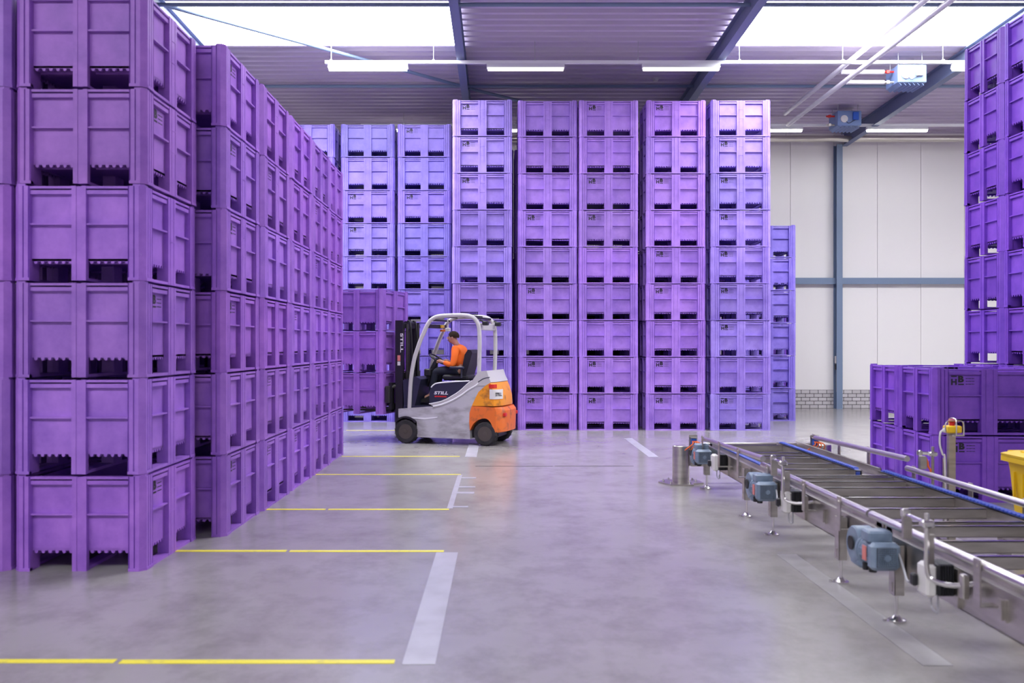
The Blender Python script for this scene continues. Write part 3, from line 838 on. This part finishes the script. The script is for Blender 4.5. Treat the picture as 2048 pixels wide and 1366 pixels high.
for zz in (.30, 1.18, 2.07):
    m_ = MB(); m_.box(1.56, 1.62, -.38, .38, zz-.05, zz+.05); m_.build('cross_member', M['mast'], ms, False)
m_ = MB(); m_.cyl((1.60, -.16, 2.10), (1.60, .16, 2.10), .05, 14); m_.build('pulley', M['mast'], ms)
# maker's name running up the near mast rail
Rv = Matrix.Translation((1.655, .3915, 1.55)) @ Matrix.Rotation(PI, 4, 'Z') @ Matrix.Rotation(PI/2, 4, 'Y')
v, f = text_geo('STILL', .34, .055, .03); m_ = MB(); m_.add([(p[0]-.0, p[1], p[2]) for p in v], f); m_.xf(Matrix.Translation((1.605, .3915, 1.93)) @ Matrix.Rotation(PI, 4, 'Z') @ Matrix.Rotation(PI/2, 4, 'Y') ); m_.build('lettering', M['white_plastic'], ms, False)
m_ = MB(); m_.box(1.605, 1.66, .3902, .3925, 1.44, 1.54); m_.build('label', M['sticker_red'], ms, False)
m_ = MB(); m_.box(1.605, 1.66, .3902, .3925, 1.36, 1.43); m_.build('label', M['white_plastic'], ms, False)
cg = empty('fork_carriage'); cg.parent = fk
m_ = MB(); m_.box(1.74, 1.79, -.48, .48, .95, 1.05); m_.box(1.74, 1.79, -.48, .48, .58, .68)
for yy in (-.44, -.15, .15, .44): m_.box(1.735, 1.775, yy-.025, yy+.025, .58, 1.05)
m_.build('plate', M['mast'], cg, False)
LX0 = 1.86     # rear face of the carried boxes
LZ = .50
for sgn in (-1, 1):
    m_ = MB(); m_.box(1.79, 1.835, sgn*.30-.055, sgn*.30+.055, LZ+.035, 1.05); m_.prism([(1.79, LZ+.035), (2.85, LZ+.045), (2.85, LZ+.06), (1.835, LZ+.08), (1.79, LZ+.08)], sgn*.30-.055, sgn*.30+.055, 'y')
    m_.build('fork', M['fork'], cg, False)
m_ = MB(); m_.cyl((1.70, .36, 1.0), (1.83, .52, .95), .03, 8); m_.rbox(1.76, 1.84, .45, .53, .70, 1.0, .01); m_.build('side_shifter', M['fork'], cg)

# carried boxes
g = 'boxes carried by the forklift'
for i in range(3):
    p = FM @ Vector((LX0+.5, 0, LZ+i*BH))
    crate(p, YAW+PI/2, 'mid', None, 'plain purple pallet box, %s of three carried on the forklift forks' % ('lowest', 'middle', 'topmost')[i], g)

# ------------------------------------------------------------------ driver
def skin_mesh(name, nodes, edges, m, parent, root=0, levels=2):
    me = bpy.data.meshes.new(name); me.from_pydata([n[0] for n in nodes], edges, [])
    ob = bpy.data.objects.new(name, me); COL.objects.link(ob)
    md = ob.modifiers.new('skin', 'SKIN'); md.use_smooth_shade = True
    if not me.skin_vertices: me.attributes  # layer is created with the modifier below
    if len(me.skin_vertices) == 0:
        bpy.context.view_layer.objects.active = ob; ob.select_set(True)
        bpy.ops.object.skin_root_mark() if False else None
    sv = me.skin_vertices[0].data if len(me.skin_vertices) else None
    if sv is None:
        import bmesh
        bm = bmesh.new(); bm.from_mesh(me); bm.verts.layers.skin.verify(); bm.to_mesh(me); bm.free()
        sv = me.skin_vertices[0].data
    for i, n in enumerate(nodes):
        r = n[1]; sv[i].radius = (r, r) if not isinstance(r, tuple) else r
        sv[i].use_root = (i == root)
    sb = ob.modifiers.new('sub', 'SUBSURF'); sb.levels = levels; sb.render_levels = levels
    bpy.context.view_layer.update()
    ev = bpy.data.meshes.new_from_object(ob.evaluated_get(bpy.context.evaluated_depsgraph_get()))
    bpy.data.objects.remove(ob); ev.name = name
    ev.materials.clear(); ev.materials.append(m); ev.shade_smooth()
    o = bpy.data.objects.new(name, ev); COL.objects.link(o); o.parent = parent
    return o

pr = empty('person', FO, YAW)
tag(pr, 'driver in an orange sweater and dark trousers sitting in the forklift, hands on the wheel', 'person')
nodes = []; edges = []
def nd(p, r, link=None):
    nodes.append((p, r)); i = len(nodes)-1
    if link is not None: edges.append((link, i))
    return i
pel = nd((.58, 0, 1.28), (.13, .15)); sp1 = nd((.58, 0, 1.42), (.11, .14), pel); chs = nd((.63, 0, 1.58), (.11, .15), sp1); nk0 = nd((.68, 0, 1.70), .065, chs)
nk1 = nd((.715, 0, 1.765), .052, nk0)
hd0 = nd((.755, 0, 1.81), (.072, .066), nk1); hd1 = nd((.765, 0, 1.865), (.093, .074), hd0); hd2 = nd((.755, 0, 1.925), (.075, .062), hd1)
cks = nd((.83, 0, 1.80), (.032, .036), hd0)
def hand(w_i, wp, sgn):
    # palm and five curled fingers around the wheel rim
    pm = nd((wp[0]+.045, wp[1]-sgn*.005, wp[2]+.012), (.02, .036), w_i)
    pk = nd((wp[0]+.085, wp[1]-sgn*.01, wp[2]+.02), (.016, .036), pm)
    for k, (oy, ln) in enumerate(((-.030, .030), (-.010, .035), (.010, .033), (.028, .026))):
        a = nd((wp[0]+.085+ln, wp[1]-sgn*.01+oy, wp[2]+.022), .0085, pk)
        b_ = nd((wp[0]+.085+ln+.010, wp[1]-sgn*.01+oy, wp[2]-.002), .008, a)
        nd((wp[0]+.085+ln-.006, wp[1]-sgn*.01+oy, wp[2]-.020), .0075, b_)
    t1 = nd((wp[0]+.06, wp[1]-sgn*.045, wp[2]+.008), .010, pm); t2 = nd((wp[0]+.095, wp[1]-sgn*.055, wp[2]-.004), .009, t1)
for sgn in (1, -1):
    sh = nd((.655, sgn*.175, 1.655), .062, chs)
    el = nd((.67, sgn*.245, 1.36), .046, sh)
    wr = nd((.865, sgn*.175, 1.415), .027, el)
    hand(wr, (.875, sgn*.17, 1.42), sgn)
    hp = nd((.62, sgn*.10, 1.27), .085, pel)
    kn = nd((1.03, sgn*.135, 1.255), .060, hp)
    ak = nd((1.13, sgn*.13, .83), .04, kn)
    nd((1.25, sgn*.14, .775), .035, ak)
body_o = skin_mesh('body', nodes, edges, M['skin'], pr)
def sub_mesh(name, lst, m, extra=0):
    ns = [(n[0], n[1]) for n in lst]; return ns
# sweater
ns = [((.575, 0, 1.30), (.155, .175)), ((.575, 0, 1.42), (.14, .17)), ((.625, 0, 1.57), (.135, .175)), ((.67, 0, 1.68), (.085, .10)), ((.695, 0, 1.725), (.062, .064))]
es = [(0, 1), (1, 2), (2, 3), (3, 4)]
for sgn in (1, -1):
    i = len(ns)
    ns += [((.65, sgn*.175, 1.65), .082), ((.645, sgn*.225, 1.50), .068), ((.672, sgn*.25, 1.36), .062), ((.77, sgn*.215, 1.385), .054), ((.865, sgn*.178, 1.415), .042)]
    es += [(2, i), (i, i+1), (i+1, i+2), (i+2, i+3), (i+3, i+4)]
skin_mesh('sweater', ns, es, M['sweater'], pr)
ns = [((.585, 0, 1.27), (.13, .175)), ((.585, 0, 1.33), (.12, .16))]; es = [(0, 1)]
for sgn in (1, -1):
    i = len(ns)
    ns += [((.64, sgn*.105, 1.265), .10), ((.86, sgn*.125, 1.27), .088), ((1.035, sgn*.135, 1.258), .072), ((1.085, sgn*.133, 1.06), .064), ((1.125, sgn*.13, .87), .056)]
    es += [(0, i), (i, i+1), (i+1, i+2), (i+2, i+3), (i+3, i+4)]
skin_mesh('trousers', ns, es, M['trousers'], pr)
for sgn in (1, -1):
    m_ = MB(); m_.prism([(1.08, .70), (1.08, .80), (1.15, .82), (1.22, .78), (1.33, .745), (1.34, .70)], sgn*.135-.045, sgn*.135+.045, 'y'); m_.build('shoe', M['shoe'], pr)
# head details: nose, ears, eyes, mouth, hair
def blob(c, r, sc=(1, 1, 1), seg=14, rings=9):
    m_ = MB(); vs = []; fs = []
    for i in range(rings+1):
        a = PI*i/rings
        for k in range(seg):
            t = 2*PI*k/seg
            vs.append((c[0]+r*sc[0]*math.sin(a)*math.cos(t), c[1]+r*sc[1]*math.sin(a)*math.sin(t), c[2]+r*sc[2]*math.cos(a)))
    for i in range(rings):
        for k in range(seg):
            j = (k+1) % seg; fs.append((i*seg+k, i*seg+j, (i+1)*seg+j, (i+1)*seg+k))
    m_.add(vs, fs); return m_
m_ = MB(); m_.add([(.845, 0, 1.885), (.85, -.012, 1.865), (.85, .012, 1.865), (.884, 0, 1.84), (.845, -.02, 1.832), (.845, .02, 1.832), (.835, 0, 1.825)], [(0, 1, 3), (0, 3, 2), (1, 4, 3), (2, 3, 5), (3, 4, 6), (3, 6, 5), (0, 2, 5, 6, 4, 1)]); m_.build('nose', M['skin'], body_o)
for sgn in (1, -1):
    blob((.745, sgn*.078, 1.85), .03, (.75, .35, 1.15)).build('ear', M['skin'], body_o)
    blob((.832, sgn*.032, 1.872), .009, (.8, 1.2, .8)).build('eye', M['eye'], body_o)
    blob((.832, sgn*.034, 1.890), .017, (.5, 1.2, .22)).build('eyebrow', M['hair'], body_o)
blob((.852, 0, 1.808), .018, (.5, 1.3, .4)).build('mouth', M['lip'], body_o)
m_ = MB(); vs = []; fs = []; seg = 20; rings = 8
for i in range(rings+1):
    a = PI*.60*i/rings
    for k in range(seg):
        t = 2*PI*k/seg; front = max(0, math.cos(t)); a2 = a*(1-.42*front**1.5)
        vs.append((.748+.106*math.sin(a2)*math.cos(t)*(.92 if math.cos(t) > 0 else 1.02), .088*math.sin(a2)*math.sin(t), 1.878+.094*math.cos(a2)))
for i in range(rings):
    for k in range(seg):
        j = (k+1) % seg; fs.append((i*seg+k, i*seg+j, (i+1)*seg+j, (i+1)*seg+k))
m_.add(vs, fs); m_.build('hair', M['hair'], pr)

# ------------------------------------------------------------------ chain conveyor in three sections
def conveyor(y0, y1, sec, lb):
    """y0 near end, y1 far end"""
    root = empty('chain_conveyor', (3.0, (y0+y1)/2, 0)); tag(root, lb, 'conveyor', 'conveyor sections')
    ox, oy = 3.0, (y0+y1)/2
    def B(): return MB()
    def done(m_, name, m, par=root, smooth=True):
        m_.xf(Matrix.Translation((-ox, -oy, 0))); return m_.build(name, M[m], par, smooth)
    XL = 2.52; XR = 3.36 if sec == 0 else 3.56
    # side beams: C-section plates with a flange on top
    m_ = B(); m_.box(XL, XL+.006, y0, y1, .281, .502); m_.box(XL-.012, XL+.03, y0, y1, .496, .508); m_.box(XL, XL+.04, y0, y1, .281, .287); done(m_, 'side_beam', 'steel', smooth=False)
    m_ = B(); m_.box(XR, XR+.006, y0, y1, .36, .54); m_.box(XR, XR+.07, y0, y1, .534, .54); m_.box(XR+.064, XR+.07, y0, y1, .36, .54)
    if sec == 0: m_.box(XR+.24, XR+.246, y0, y1, .36, .56); m_.box(XR+.22, XR+.25, y0, y1, .553, .56); m_.box(XR+.02, XR+.24, y0, y1, .47, .476)
    done(m_, 'side_beam', 'steel', smooth=False)
    # chain rails: left and right
    m_ = B(); m_.box(XL+.03, XL+.075, y0, y1, .44, .54); done(m_, 'chain_rail', 'steel', smooth=False)
    for xc, zc in ((XL+.05, .548), (XR+.035, .548)):
        m_ = B(); n = int((y1-y0-.1)/.05)
        m_.box(xc-.012, xc+.012, y0+.05, y1-.05, zc-.008, zc+.004)
        for k in range(n):
            yy = y0+.075+k*.05
            m_.rbox(xc-.024, xc+.024, yy-.019, yy+.019, zc-.006, zc+.012, .004)
        for ye in (y0+.06, y1-.06):
            m_.cyl((xc-.02, ye, zc-.045), (xc+.02, ye, zc-.045), .05, 16)
        done(m_, 'chain', 'blue_chain')
    # crossbars
    for yy in BARS:
        if y0 < yy <= y1:
            m_ = B(); m_.box(XL+.08, XR-.002, yy-.003, yy+.003, .455, .53); m_.box(XL+.08, XR-.002, yy-.003, yy+.028, .524, .53); m_.box(XL+.08, XR-.002, yy-.003, yy+.02, .455, .459)
            cb_ = done(m_, 'crossbar', 'steel', smooth=False)
            cb_.data.materials.append(M['steel_bright'])
            for pg in cb_.data.polygons:
                if pg.normal.z > .9: pg.material_index = 1  # brighter steel on upward faces paints the lit top edge
    # guide tubes with brackets
    if sec == 0: pl_, pr_ = ((2.41, 10.74, .617), (2.41, 8.34, .685)), ((3.66, 10.57, .65), (3.66, 8.18, .703))
    elif sec == 1: pl_, pr_ = ((2.46, 8.52, .606), (2.46, 6.06, .606)), ((3.74, 8.36, .595), (3.74, 6.08, .595))
    else: pl_, pr_ = ((2.46, 6.02, .606), (2.46, y0, .606)), ((3.74, 6.04, .595), (3.74, y0, .595))
    for a, c in (pl_, pr_):
        m_ = B(); m_.cyl(a, c, .026, 16); done(m_, 'guide_rail', 'tube')
    for yy in BRK:
        if y0 < yy <= y1:
            tz = pl_[0][2] + (pl_[1][2]-pl_[0][2])*(pl_[0][1]-yy)/(pl_[0][1]-pl_[1][1])
            m_ = B(); m_.box(pl_[0][0]-.036, pl_[0][0]-.028, yy-.032, yy+.032, .40, tz+.035); m_.box(pl_[0][0]-.03, XL, yy-.032, yy+.032, .40, .408); m_.cyl((pl_[0][0]-.04, yy, tz), (pl_[0][0], yy, tz), .01, 8)
            done(m_, 'guide_bracket', 'steel', smooth=False)
            tz = pr_[0][2] + (pr_[1][2]-pr_[0][2])*(pr_[0][1]-yy)/(pr_[0][1]-pr_[1][1])
            m_ = B(); m_.box(pr_[0][0]+.02, pr_[0][0]+.028, yy-.032, yy+.032, .38, tz+.03); m_.box(XR+(.24 if sec == 0 else .06), pr_[0][0]+.028, yy-.03, yy+.03, .38, .388); done(m_, 'guide_bracket', 'steel', smooth=False)
    # legs: slotted channel, threaded rod, round foot
    for yy in LEGS[sec]:
        for xx, sg in ((XL-.04, -1), (XR+.11, 1)):
            if yy < y0 or yy > y1: continue
            m_ = B(); m_.box(xx-.032, xx-.026, yy-.04, yy+.04, .17, .48); m_.box(xx-.03, xx+.03, yy-.04, yy-.034, .17, .48); m_.box(xx-.03, xx+.03, yy+.034, yy+.04, .17, .48)
            m_.box(xx-.036, xx-.028, yy-.012, yy+.012, .19, .25)
            lg = done(m_, 'leg', 'steel', smooth=False)
            m_ = B(); m_.cyl((xx, yy, .03), (xx, yy, .30), .011, 10); m_.cyl((xx, yy, .17), (xx, yy, .185), .02, 6); done(m_, 'threaded_rod', 'steel_bright', lg)
            m_ = B(); m_.lathe([(.055, .0), (.055, .012), (.03, .022), (.016, .04)], (xx, yy, 0), 'z', 20); m_.lathe([(.012, .0), (.012, .018)], (xx-.075, yy, 0), 'z', 8); m_.box(xx-.085, xx, yy-.012, yy+.012, 0, .006); done(m_, 'foot', 'steel_bright', lg)
    # gear motor outboard of the left beam
    yn = MOT[sec]; xm, zm = 2.385, .415
    gm = empty('gear_motor'); gm.parent = root
    m_ = B()   # finned motor barrel
    m_.lathe([(.075, yn+.03), (.082, yn+.05), (.082, yn+.20), (.09, yn+.205), (.09, yn+.225)], (xm, 0, zm), 'y', 24)
    for k in range(14):
        a = PI*2*k/14; st = len(m_.v); m_.box(-.003, .003, yn+.06, yn+.195, .078, .092); m_.xf(Matrix.Translation((xm, 0, zm)) @ Matrix.Rotation(a, 4, 'Y'), st)
    done(m_, 'motor', 'motor_blue', gm)
    m_ = B(); m_.rbox(xm-.092, xm+.092, yn-.02, yn+.07, zm-.085, zm+.085, .022); fc = done(m_, 'fan_cover', 'motor_blue', gm)
    m_ = B(); m_.rbox(xm-.062, xm+.062, yn-.026, yn-.018, zm-.062, zm+.062, .003); gr = done(m_, 'grille', 'black', fc)
    m_ = B()
    for k in range(-5, 6):
        m_.box(xm+k*.0115-.002, xm+k*.0115+.002, yn-.03, yn-.025, zm-.06, zm+.06); m_.box(xm-.06, xm+.06, yn-.03, yn-.025, zm+k*.0115-.002, zm+k*.0115+.002)
    m_.lathe([(.02, yn-.034), (.02, yn-.025)], (xm, 0, zm), 'y', 16)
    done(m_, 'grille', 'motor_blue', fc)
    m_ = B(); m_.rbox(xm-.08, xm+.075, yn+.06, yn+.19, zm+.07, zm+.145, .012); done(m_, 'terminal_box', 'motor_blue', gm)
    m_ = B(); m_.box(xm-.094, xm-.088, yn+.075, yn+.13, zm-.04, zm+.05); done(m_, 'label', 'sticker_red', gm)
    m_ = B(); m_.lathe([(.11, -.06), (.118, -.05), (.118, .05), (.11, .06)], (xm-.015, yn+.33, zm+.012), 'x', 28)
    m_.lathe([(.095, yn+.22), (.10, yn+.235), (.075, yn+.30)], (xm, 0, zm), 'y', 24); m_.rbox(xm-.07, xm+.05, yn+.24, yn+.40, zm-.13, zm+.05, .02)
    m_.cyl((xm+.03, yn+.33, zm+.02), (XL+.01, yn+.33, zm+.02), .03, 12)
    done(m_, 'gearbox', 'motor_blue', gm)
    m_ = B(); m_.lathe([(.045, -.079), (.045, -.07)], (xm-.015, yn+.33, zm+.02), 'x', 20); done(m_, 'shaft_cover', 'rubber', gm)
    m_ = B(); m_.cyl((xm-.03, yn+.12, zm-.12), (xm-.03, yn+.12, zm-.08), .025, 10); m_.cyl((xm-.06, yn+.16, zm-.115), (xm-.06, yn+.16, zm-.07), .018, 10); m_.rbox(xm-.06, xm, yn+.08, yn+.17, zm-.10, zm-.08, .006); done(m_, 'cable_gland', 'black', gm)
    # frequency drive box: white lid to the aisle, black heat sink to the beam
    yc = yn-.56
    m_ = B(); m_.rbox(2.35, 2.41, yc-.06, yc+.07, .335, .515, .014); dv = done(m_, 'drive_box', 'white_plastic')
    m_ = B(); m_.rbox(2.41, 2.50, yc-.065, yc+.08, .345, .52, .006)
    for k in range(6): m_.box(2.415+k*.014, 2.421+k*.014, yc-.075, yc-.06, .35, .515)
    done(m_, 'heat_sink', 'black', dv)
    m_ = B(); m_.rbox(2.315, 2.345, yc+.03, yc+.08, .375, .445, .008); done(m_, 'plug', 'black', dv)
    m_ = B(); m_.box(2.50, 2.52, yc-.10, yc+.25, .29, .5); done(m_, 'mounting_plate', 'steel', dv, False)
    m_ = B(); m_.tube(smooth_path([(xm+.085, yn+.05, zm+.06), (xm+.06, yn-.10, zm-.02), (2.36, yc+.2, .36), (2.33, yc+.07, .41)], 6), .007, 6); done(m_, 'cable', 'rod', dv)
    m_ = B(); m_.tube(smooth_path([(2.40, yc, .34), (2.40, yc-.01, .27), (2.41, yc-.06, .255), (2.42, yc-.03, .29)], 5), .005, 6); m_.tube([(2.43, yc-.02, .34), (2.43, yc-.02, .25)], .005, 6); done(m_, 'cable', 'rod', dv)
    # small keeper plates on the beam
    for yy in (yc-.5, yc-1.2):
        if yy > y0+.1:
            m_ = B(); m_.box(XL-.03, XL, yy-.05, yy-.044, .36, .46); m_.box(XL-.004, XL, yy-.05, yy+.03, .37, .45); m_.box(XL-.014, XL, yy-.058, yy-.05, .35, .46); done(m_, 'keeper_plate', 'steel', smooth=False)
    if sec > 0:
        ys = yn-.72
        sa = B(); sa.tube(smooth_path([(2.53, ys-.12, .476), (2.46, ys-.11, .462), (2.38, ys-.06, .45), (2.32, ys-.01, .47), (2.302, ys, .53), (2.302, ys, .62), (2.302, ys, .82)], 6), .013, 10)
        sa = done(sa, 'sensor_arm', 'steel_bright')
        m_ = B(); m_.rbox(2.27, 2.335, ys-.03, ys+.03, .745, .785, .008); m_.tube([(2.302, ys, .768), (2.302, ys+.27, .768)], .011, 8); m_.rbox(2.28, 2.324, ys+.24, ys+.28, .75, .80, .006); done(m_, 'clamp', 'steel_bright', sa)
        m_ = B(); m_.box(2.28, 2.33, ys+.235, ys+.26, .63, .755); done(m_, 'sensor', 'steel', sa, False)
        m_ = B(); m_.box(2.355, 2.40, ys+.12, ys+.13, .38, .68); m_.box(2.355, 2.52, ys+.12, ys+.13, .38, .42); done(m_, 'plate', 'steel', sa, False)
        m_ = B(); m_.rbox(2.43, 2.465, ys-.135, ys-.085, .39, .52, .006); done(m_, 'clamp', 'steel', sa)
    return root
BARS = [10.85, 10.12, 9.86, 9.63, 9.18, 8.76, 8.34, 8.23, 7.98, 7.64, 7.13, 6.66, 6.16, 6.02, 5.56, 5.16, 4.72, 4.25, 3.8]
BRK = [10.70, 9.89, 9.10, 8.28, 7.28, 6.52, 4.63, 3.7]
LEGS = [(10.92, 9.16), (8.27, 6.62), (5.69, 3.8)]
MOT = [10.64, 8.13, 5.63]
far_sec = conveyor(8.62, 11.05, 0, 'far conveyor section, ending at the steel bollards')
conveyor(6.06, 8.58, 1, 'middle conveyor section with blue drive chain and sensor arm')
conveyor(3.3, 6.02, 2, 'nearest conveyor section, running out of the photo at lower right')

# sensor pods with orange cables at the far end of the guide tubes
for (x, y, z, lb) in ((2.33, 10.95, .52, 'small sensor pod with orange cables above the far motor'), (3.68, 10.62, .55, 'small blue sensor with orange cables under the right guide tube')):
    t = empty('sensor_pod', (x-3.0, y-(8.62+11.05)/2, z)); t.parent = far_sec; t['label'] = lb
    m_ = MB(); m_.rbox(-.03, .03, -.03, .03, 0, .08, .006); m_.build('sensor', M['blue_sensor'], t)
    m_ = MB(); m_.box(-.05, .05, .03, .036, -.06, .12); m_.box(-.04, .04, -.04, .03, .085, .095); m_.build('bracket', M['steel'], t, False)
    m_ = MB()
    for k in range(4):
        a = (k-1.5)*.035
        m_.tube(smooth_path([(a*.4, -.03, .05), (a+.03, -.06, .02), (a*1.6, -.05, -.03), (a*2, .0, -.06)], 5), .007, 6)
    m_.build('cable', M['orange_cable'], t)

# bollards and stop beam at the conveyor end
for (x, y, lb) in ((2.25, 11.32, 'short brushed steel bollard on a bolted plate, left of the conveyor end'), (4.06, 11.45, 'short steel bollard half hidden behind the right guide tube')):
    t = empty('bollard', (x, y, 0)); tag(t, lb, 'bollard', 'bollards')
    m_ = MB(); m_.lathe([(.104, .02), (.104, .470), (.098, .478), (.01, .480)], (0, 0, 0), 'z', 36); m_.build('post', M['steel'], t)
    m_ = MB(); m_.prism([(-.27, .06), (-.16, -.20), (.12, -.20), (.13, -.10), (.27, -.06), (.25, .2), (-.16, .26)], 0, .02, 'z'); m_.build('base_plate', M['steel'], t, False)
    for (bx, by) in ((-.21, .05), (-.15, -.14), (.08, -.155), (.19, .02), (-.12, .19), (.17, .14)):
        m_ = MB(); m_.cyl((bx, by, .02), (bx, by, .04), .016, 6); m_.cyl((bx, by, .04), (bx, by, .052), .008, 8); m_.build('bolt', M['steel_bright'], t)
m_ = MB(); m_.rbox(2.36, 3.95, 11.26, 11.36, .22, .515, .008)
tag(m_.build('stop_beam', M['steel']), 'wide steel stop beam between the two bollards', 'barrier')

# emergency stop post
t = empty('emergency_stop_post', (3.99, 8.05, 0)); tag(t, 'steel post with yellow emergency stop box and red button', 'emergency stop')
m_ = MB(); m_.box(-.03, .03, -.02, .02, 0, .97); m_.box(-.08, .08, -.06, .06, 0, .01); m_.build('post', M['steel'], t, False)
m_ = MB(); m_.rbox(-.055, .07, -.06, .05, .95, 1.015, .01); m_.build('box', M['yellow'], t)
m_ = MB(); m_.lathe([(.022, 1.015), (.022, 1.04), (.032, 1.045), (.032, 1.06), (.02, 1.068)], (.005, -.005, 0), 'z', 20); m_.build('button', M['red'], t)
m_ = MB()
m_.tube(smooth_path([(-.07, -.05, .96), (-.075, -.05, 1.03), (-.05, -.05, 1.058), (.0, -.05, 1.06), (.065, -.05, 1.058), (.085, -.05, 1.03), (.085, -.05, .93)], 4), .006, 6)
m_.tube(smooth_path([(.01, .06, .96), (.01, .06, 1.04), (.01, .04, 1.075), (.01, -.05, 1.075), (.01, -.07, 1.04), (.01, -.07, .93)], 4), .006, 6); m_.box(-.02, .085, -.06, -.05, .925, .94)
m_.build('guard', M['steel_bright'], t)
m_ = MB(); m_.cyl((-.075, -.01, .975), (-.05, -.01, .975), .02, 10); m_.tube(smooth_path([(-.075, -.01, .975), (-.10, -.01, .95), (-.105, -.01, .85), (-.08, -.01, .76), (-.06, -.01, .70), (-.055, -.01, .1)], 5), .008, 6); m_.build('cable', M['white_plastic'], t)
m_ = MB(); m_.cyl((-.05, .03, .02), (-.05, .03, .72), .012, 8); m_.build('conduit', M['steel'], t)
# photo-eye post
t = empty('sensor_post', (3.86, 8.12, 0)); tag(t, 'thin steel post carrying a sensor with orange cable', 'sensor post')
m_ = MB(); m_.cyl((0, 0, 0), (0, 0, .82), .013, 10); m_.lathe([(.05, 0), (.05, .01), (.02, .02)], (0, 0, 0), 'z', 16); m_.build('post', M['steel'], t)
m_ = MB(); m_.rbox(-.035, .035, -.03, .03, .735, .775, .008); m_.tube([(-.12, 0, .765), (.0, 0, .755)], .016, 10); m_.rbox(-.135, -.10, -.03, .03, .74, .79, .008); m_.build('clamp', M['steel_bright'], t)
m_ = MB(); m_.rbox(-.12, -.06, -.025, .025, .62, .735, .006); m_.build('sensor', M['steel'], t)
m_ = MB(); m_.tube(smooth_path([(-.06, 0, .72), (-.045, 0, .68), (-.04, 0, .645), (-.02, 0, .61), (0, .02, .56)], 5), .009, 8); m_.build('cable', M['orange_cable'], t)

# yellow wheeled bin
t = empty('wheeled_bin', (4.61, 7.62, 0)); t.scale = (1, 1, .925); tag(t, 'yellow wheeled bin at the right photo edge behind the conveyor', 'bin')
m_ = MB()
secs = [(.17, .17, .06), (.19, .20, .12), (.225, .245, .70), (.235, .255, .78), (.275, .30, .79), (.275, .30, .835)]
vs = []; fs = []
for hx_, hy_, z in secs:
    c = .04
    vs += [(-hx_+c, -hy_, z), (hx_-c, -hy_, z), (hx_, -hy_+c, z), (hx_, hy_-c, z), (hx_-c, hy_, z), (-hx_+c, hy_, z), (-hx_, hy_-c, z), (-hx_, -hy_+c, z)]
for k in range(len(secs)-1):
    for i in range(8):
        j = (i+1) % 8; fs.append((k*8+i, k*8+j, k*8+8+j, k*8+8+i))
fs.append(tuple(range(7, -1, -1))); fs.append(tuple(range(len(vs)-8, len(vs))))
m_.add(vs, fs)
for k in range(3): m_.box(-.242+.0, -.222, -.14+k*.13, -.125+k*.13, .45, .70)
m_.build('body', M['yellow'], t)
m_ = MB()
vs = []; fs = []
for hx_, hy_, z in ((.275, .30, .838), (.28, .305, .86), (.20, .23, .885), (.05, .10, .90)):
    c = .05 if hx_ > .1 else .02
    vs += [(-hx_+c, -hy_, z), (hx_-c, -hy_, z), (hx_, -hy_+c, z), (hx_, hy_-c, z), (hx_-c, hy_, z), (-hx_+c, hy_, z), (-hx_, hy_-c, z), (-hx_, -hy_+c, z)]
for k in range(3):
    for i in range(8):
        j = (i+1) % 8; fs.append((k*8+i, k*8+j, k*8+8+j, k*8+8+i))
fs.append(tuple(range(7, -1, -1))); fs.append(tuple(range(24, 32)))
m_.add(vs, fs); m_.cyl((-.18, .31, .86), (.18, .31, .86), .018, 10); m_.rbox(-.2, -.08, -.2, .1, .87, .905, .01); m_.build('lid', M['yellow'], t)
for sx in (-1, 1):
    m_ = MB(); m_.lathe([(.10, -.02), (.10, .02)], (sx*.2, .20, .10), 'x', 24); m_.build('wheel', M['rubber'], t)
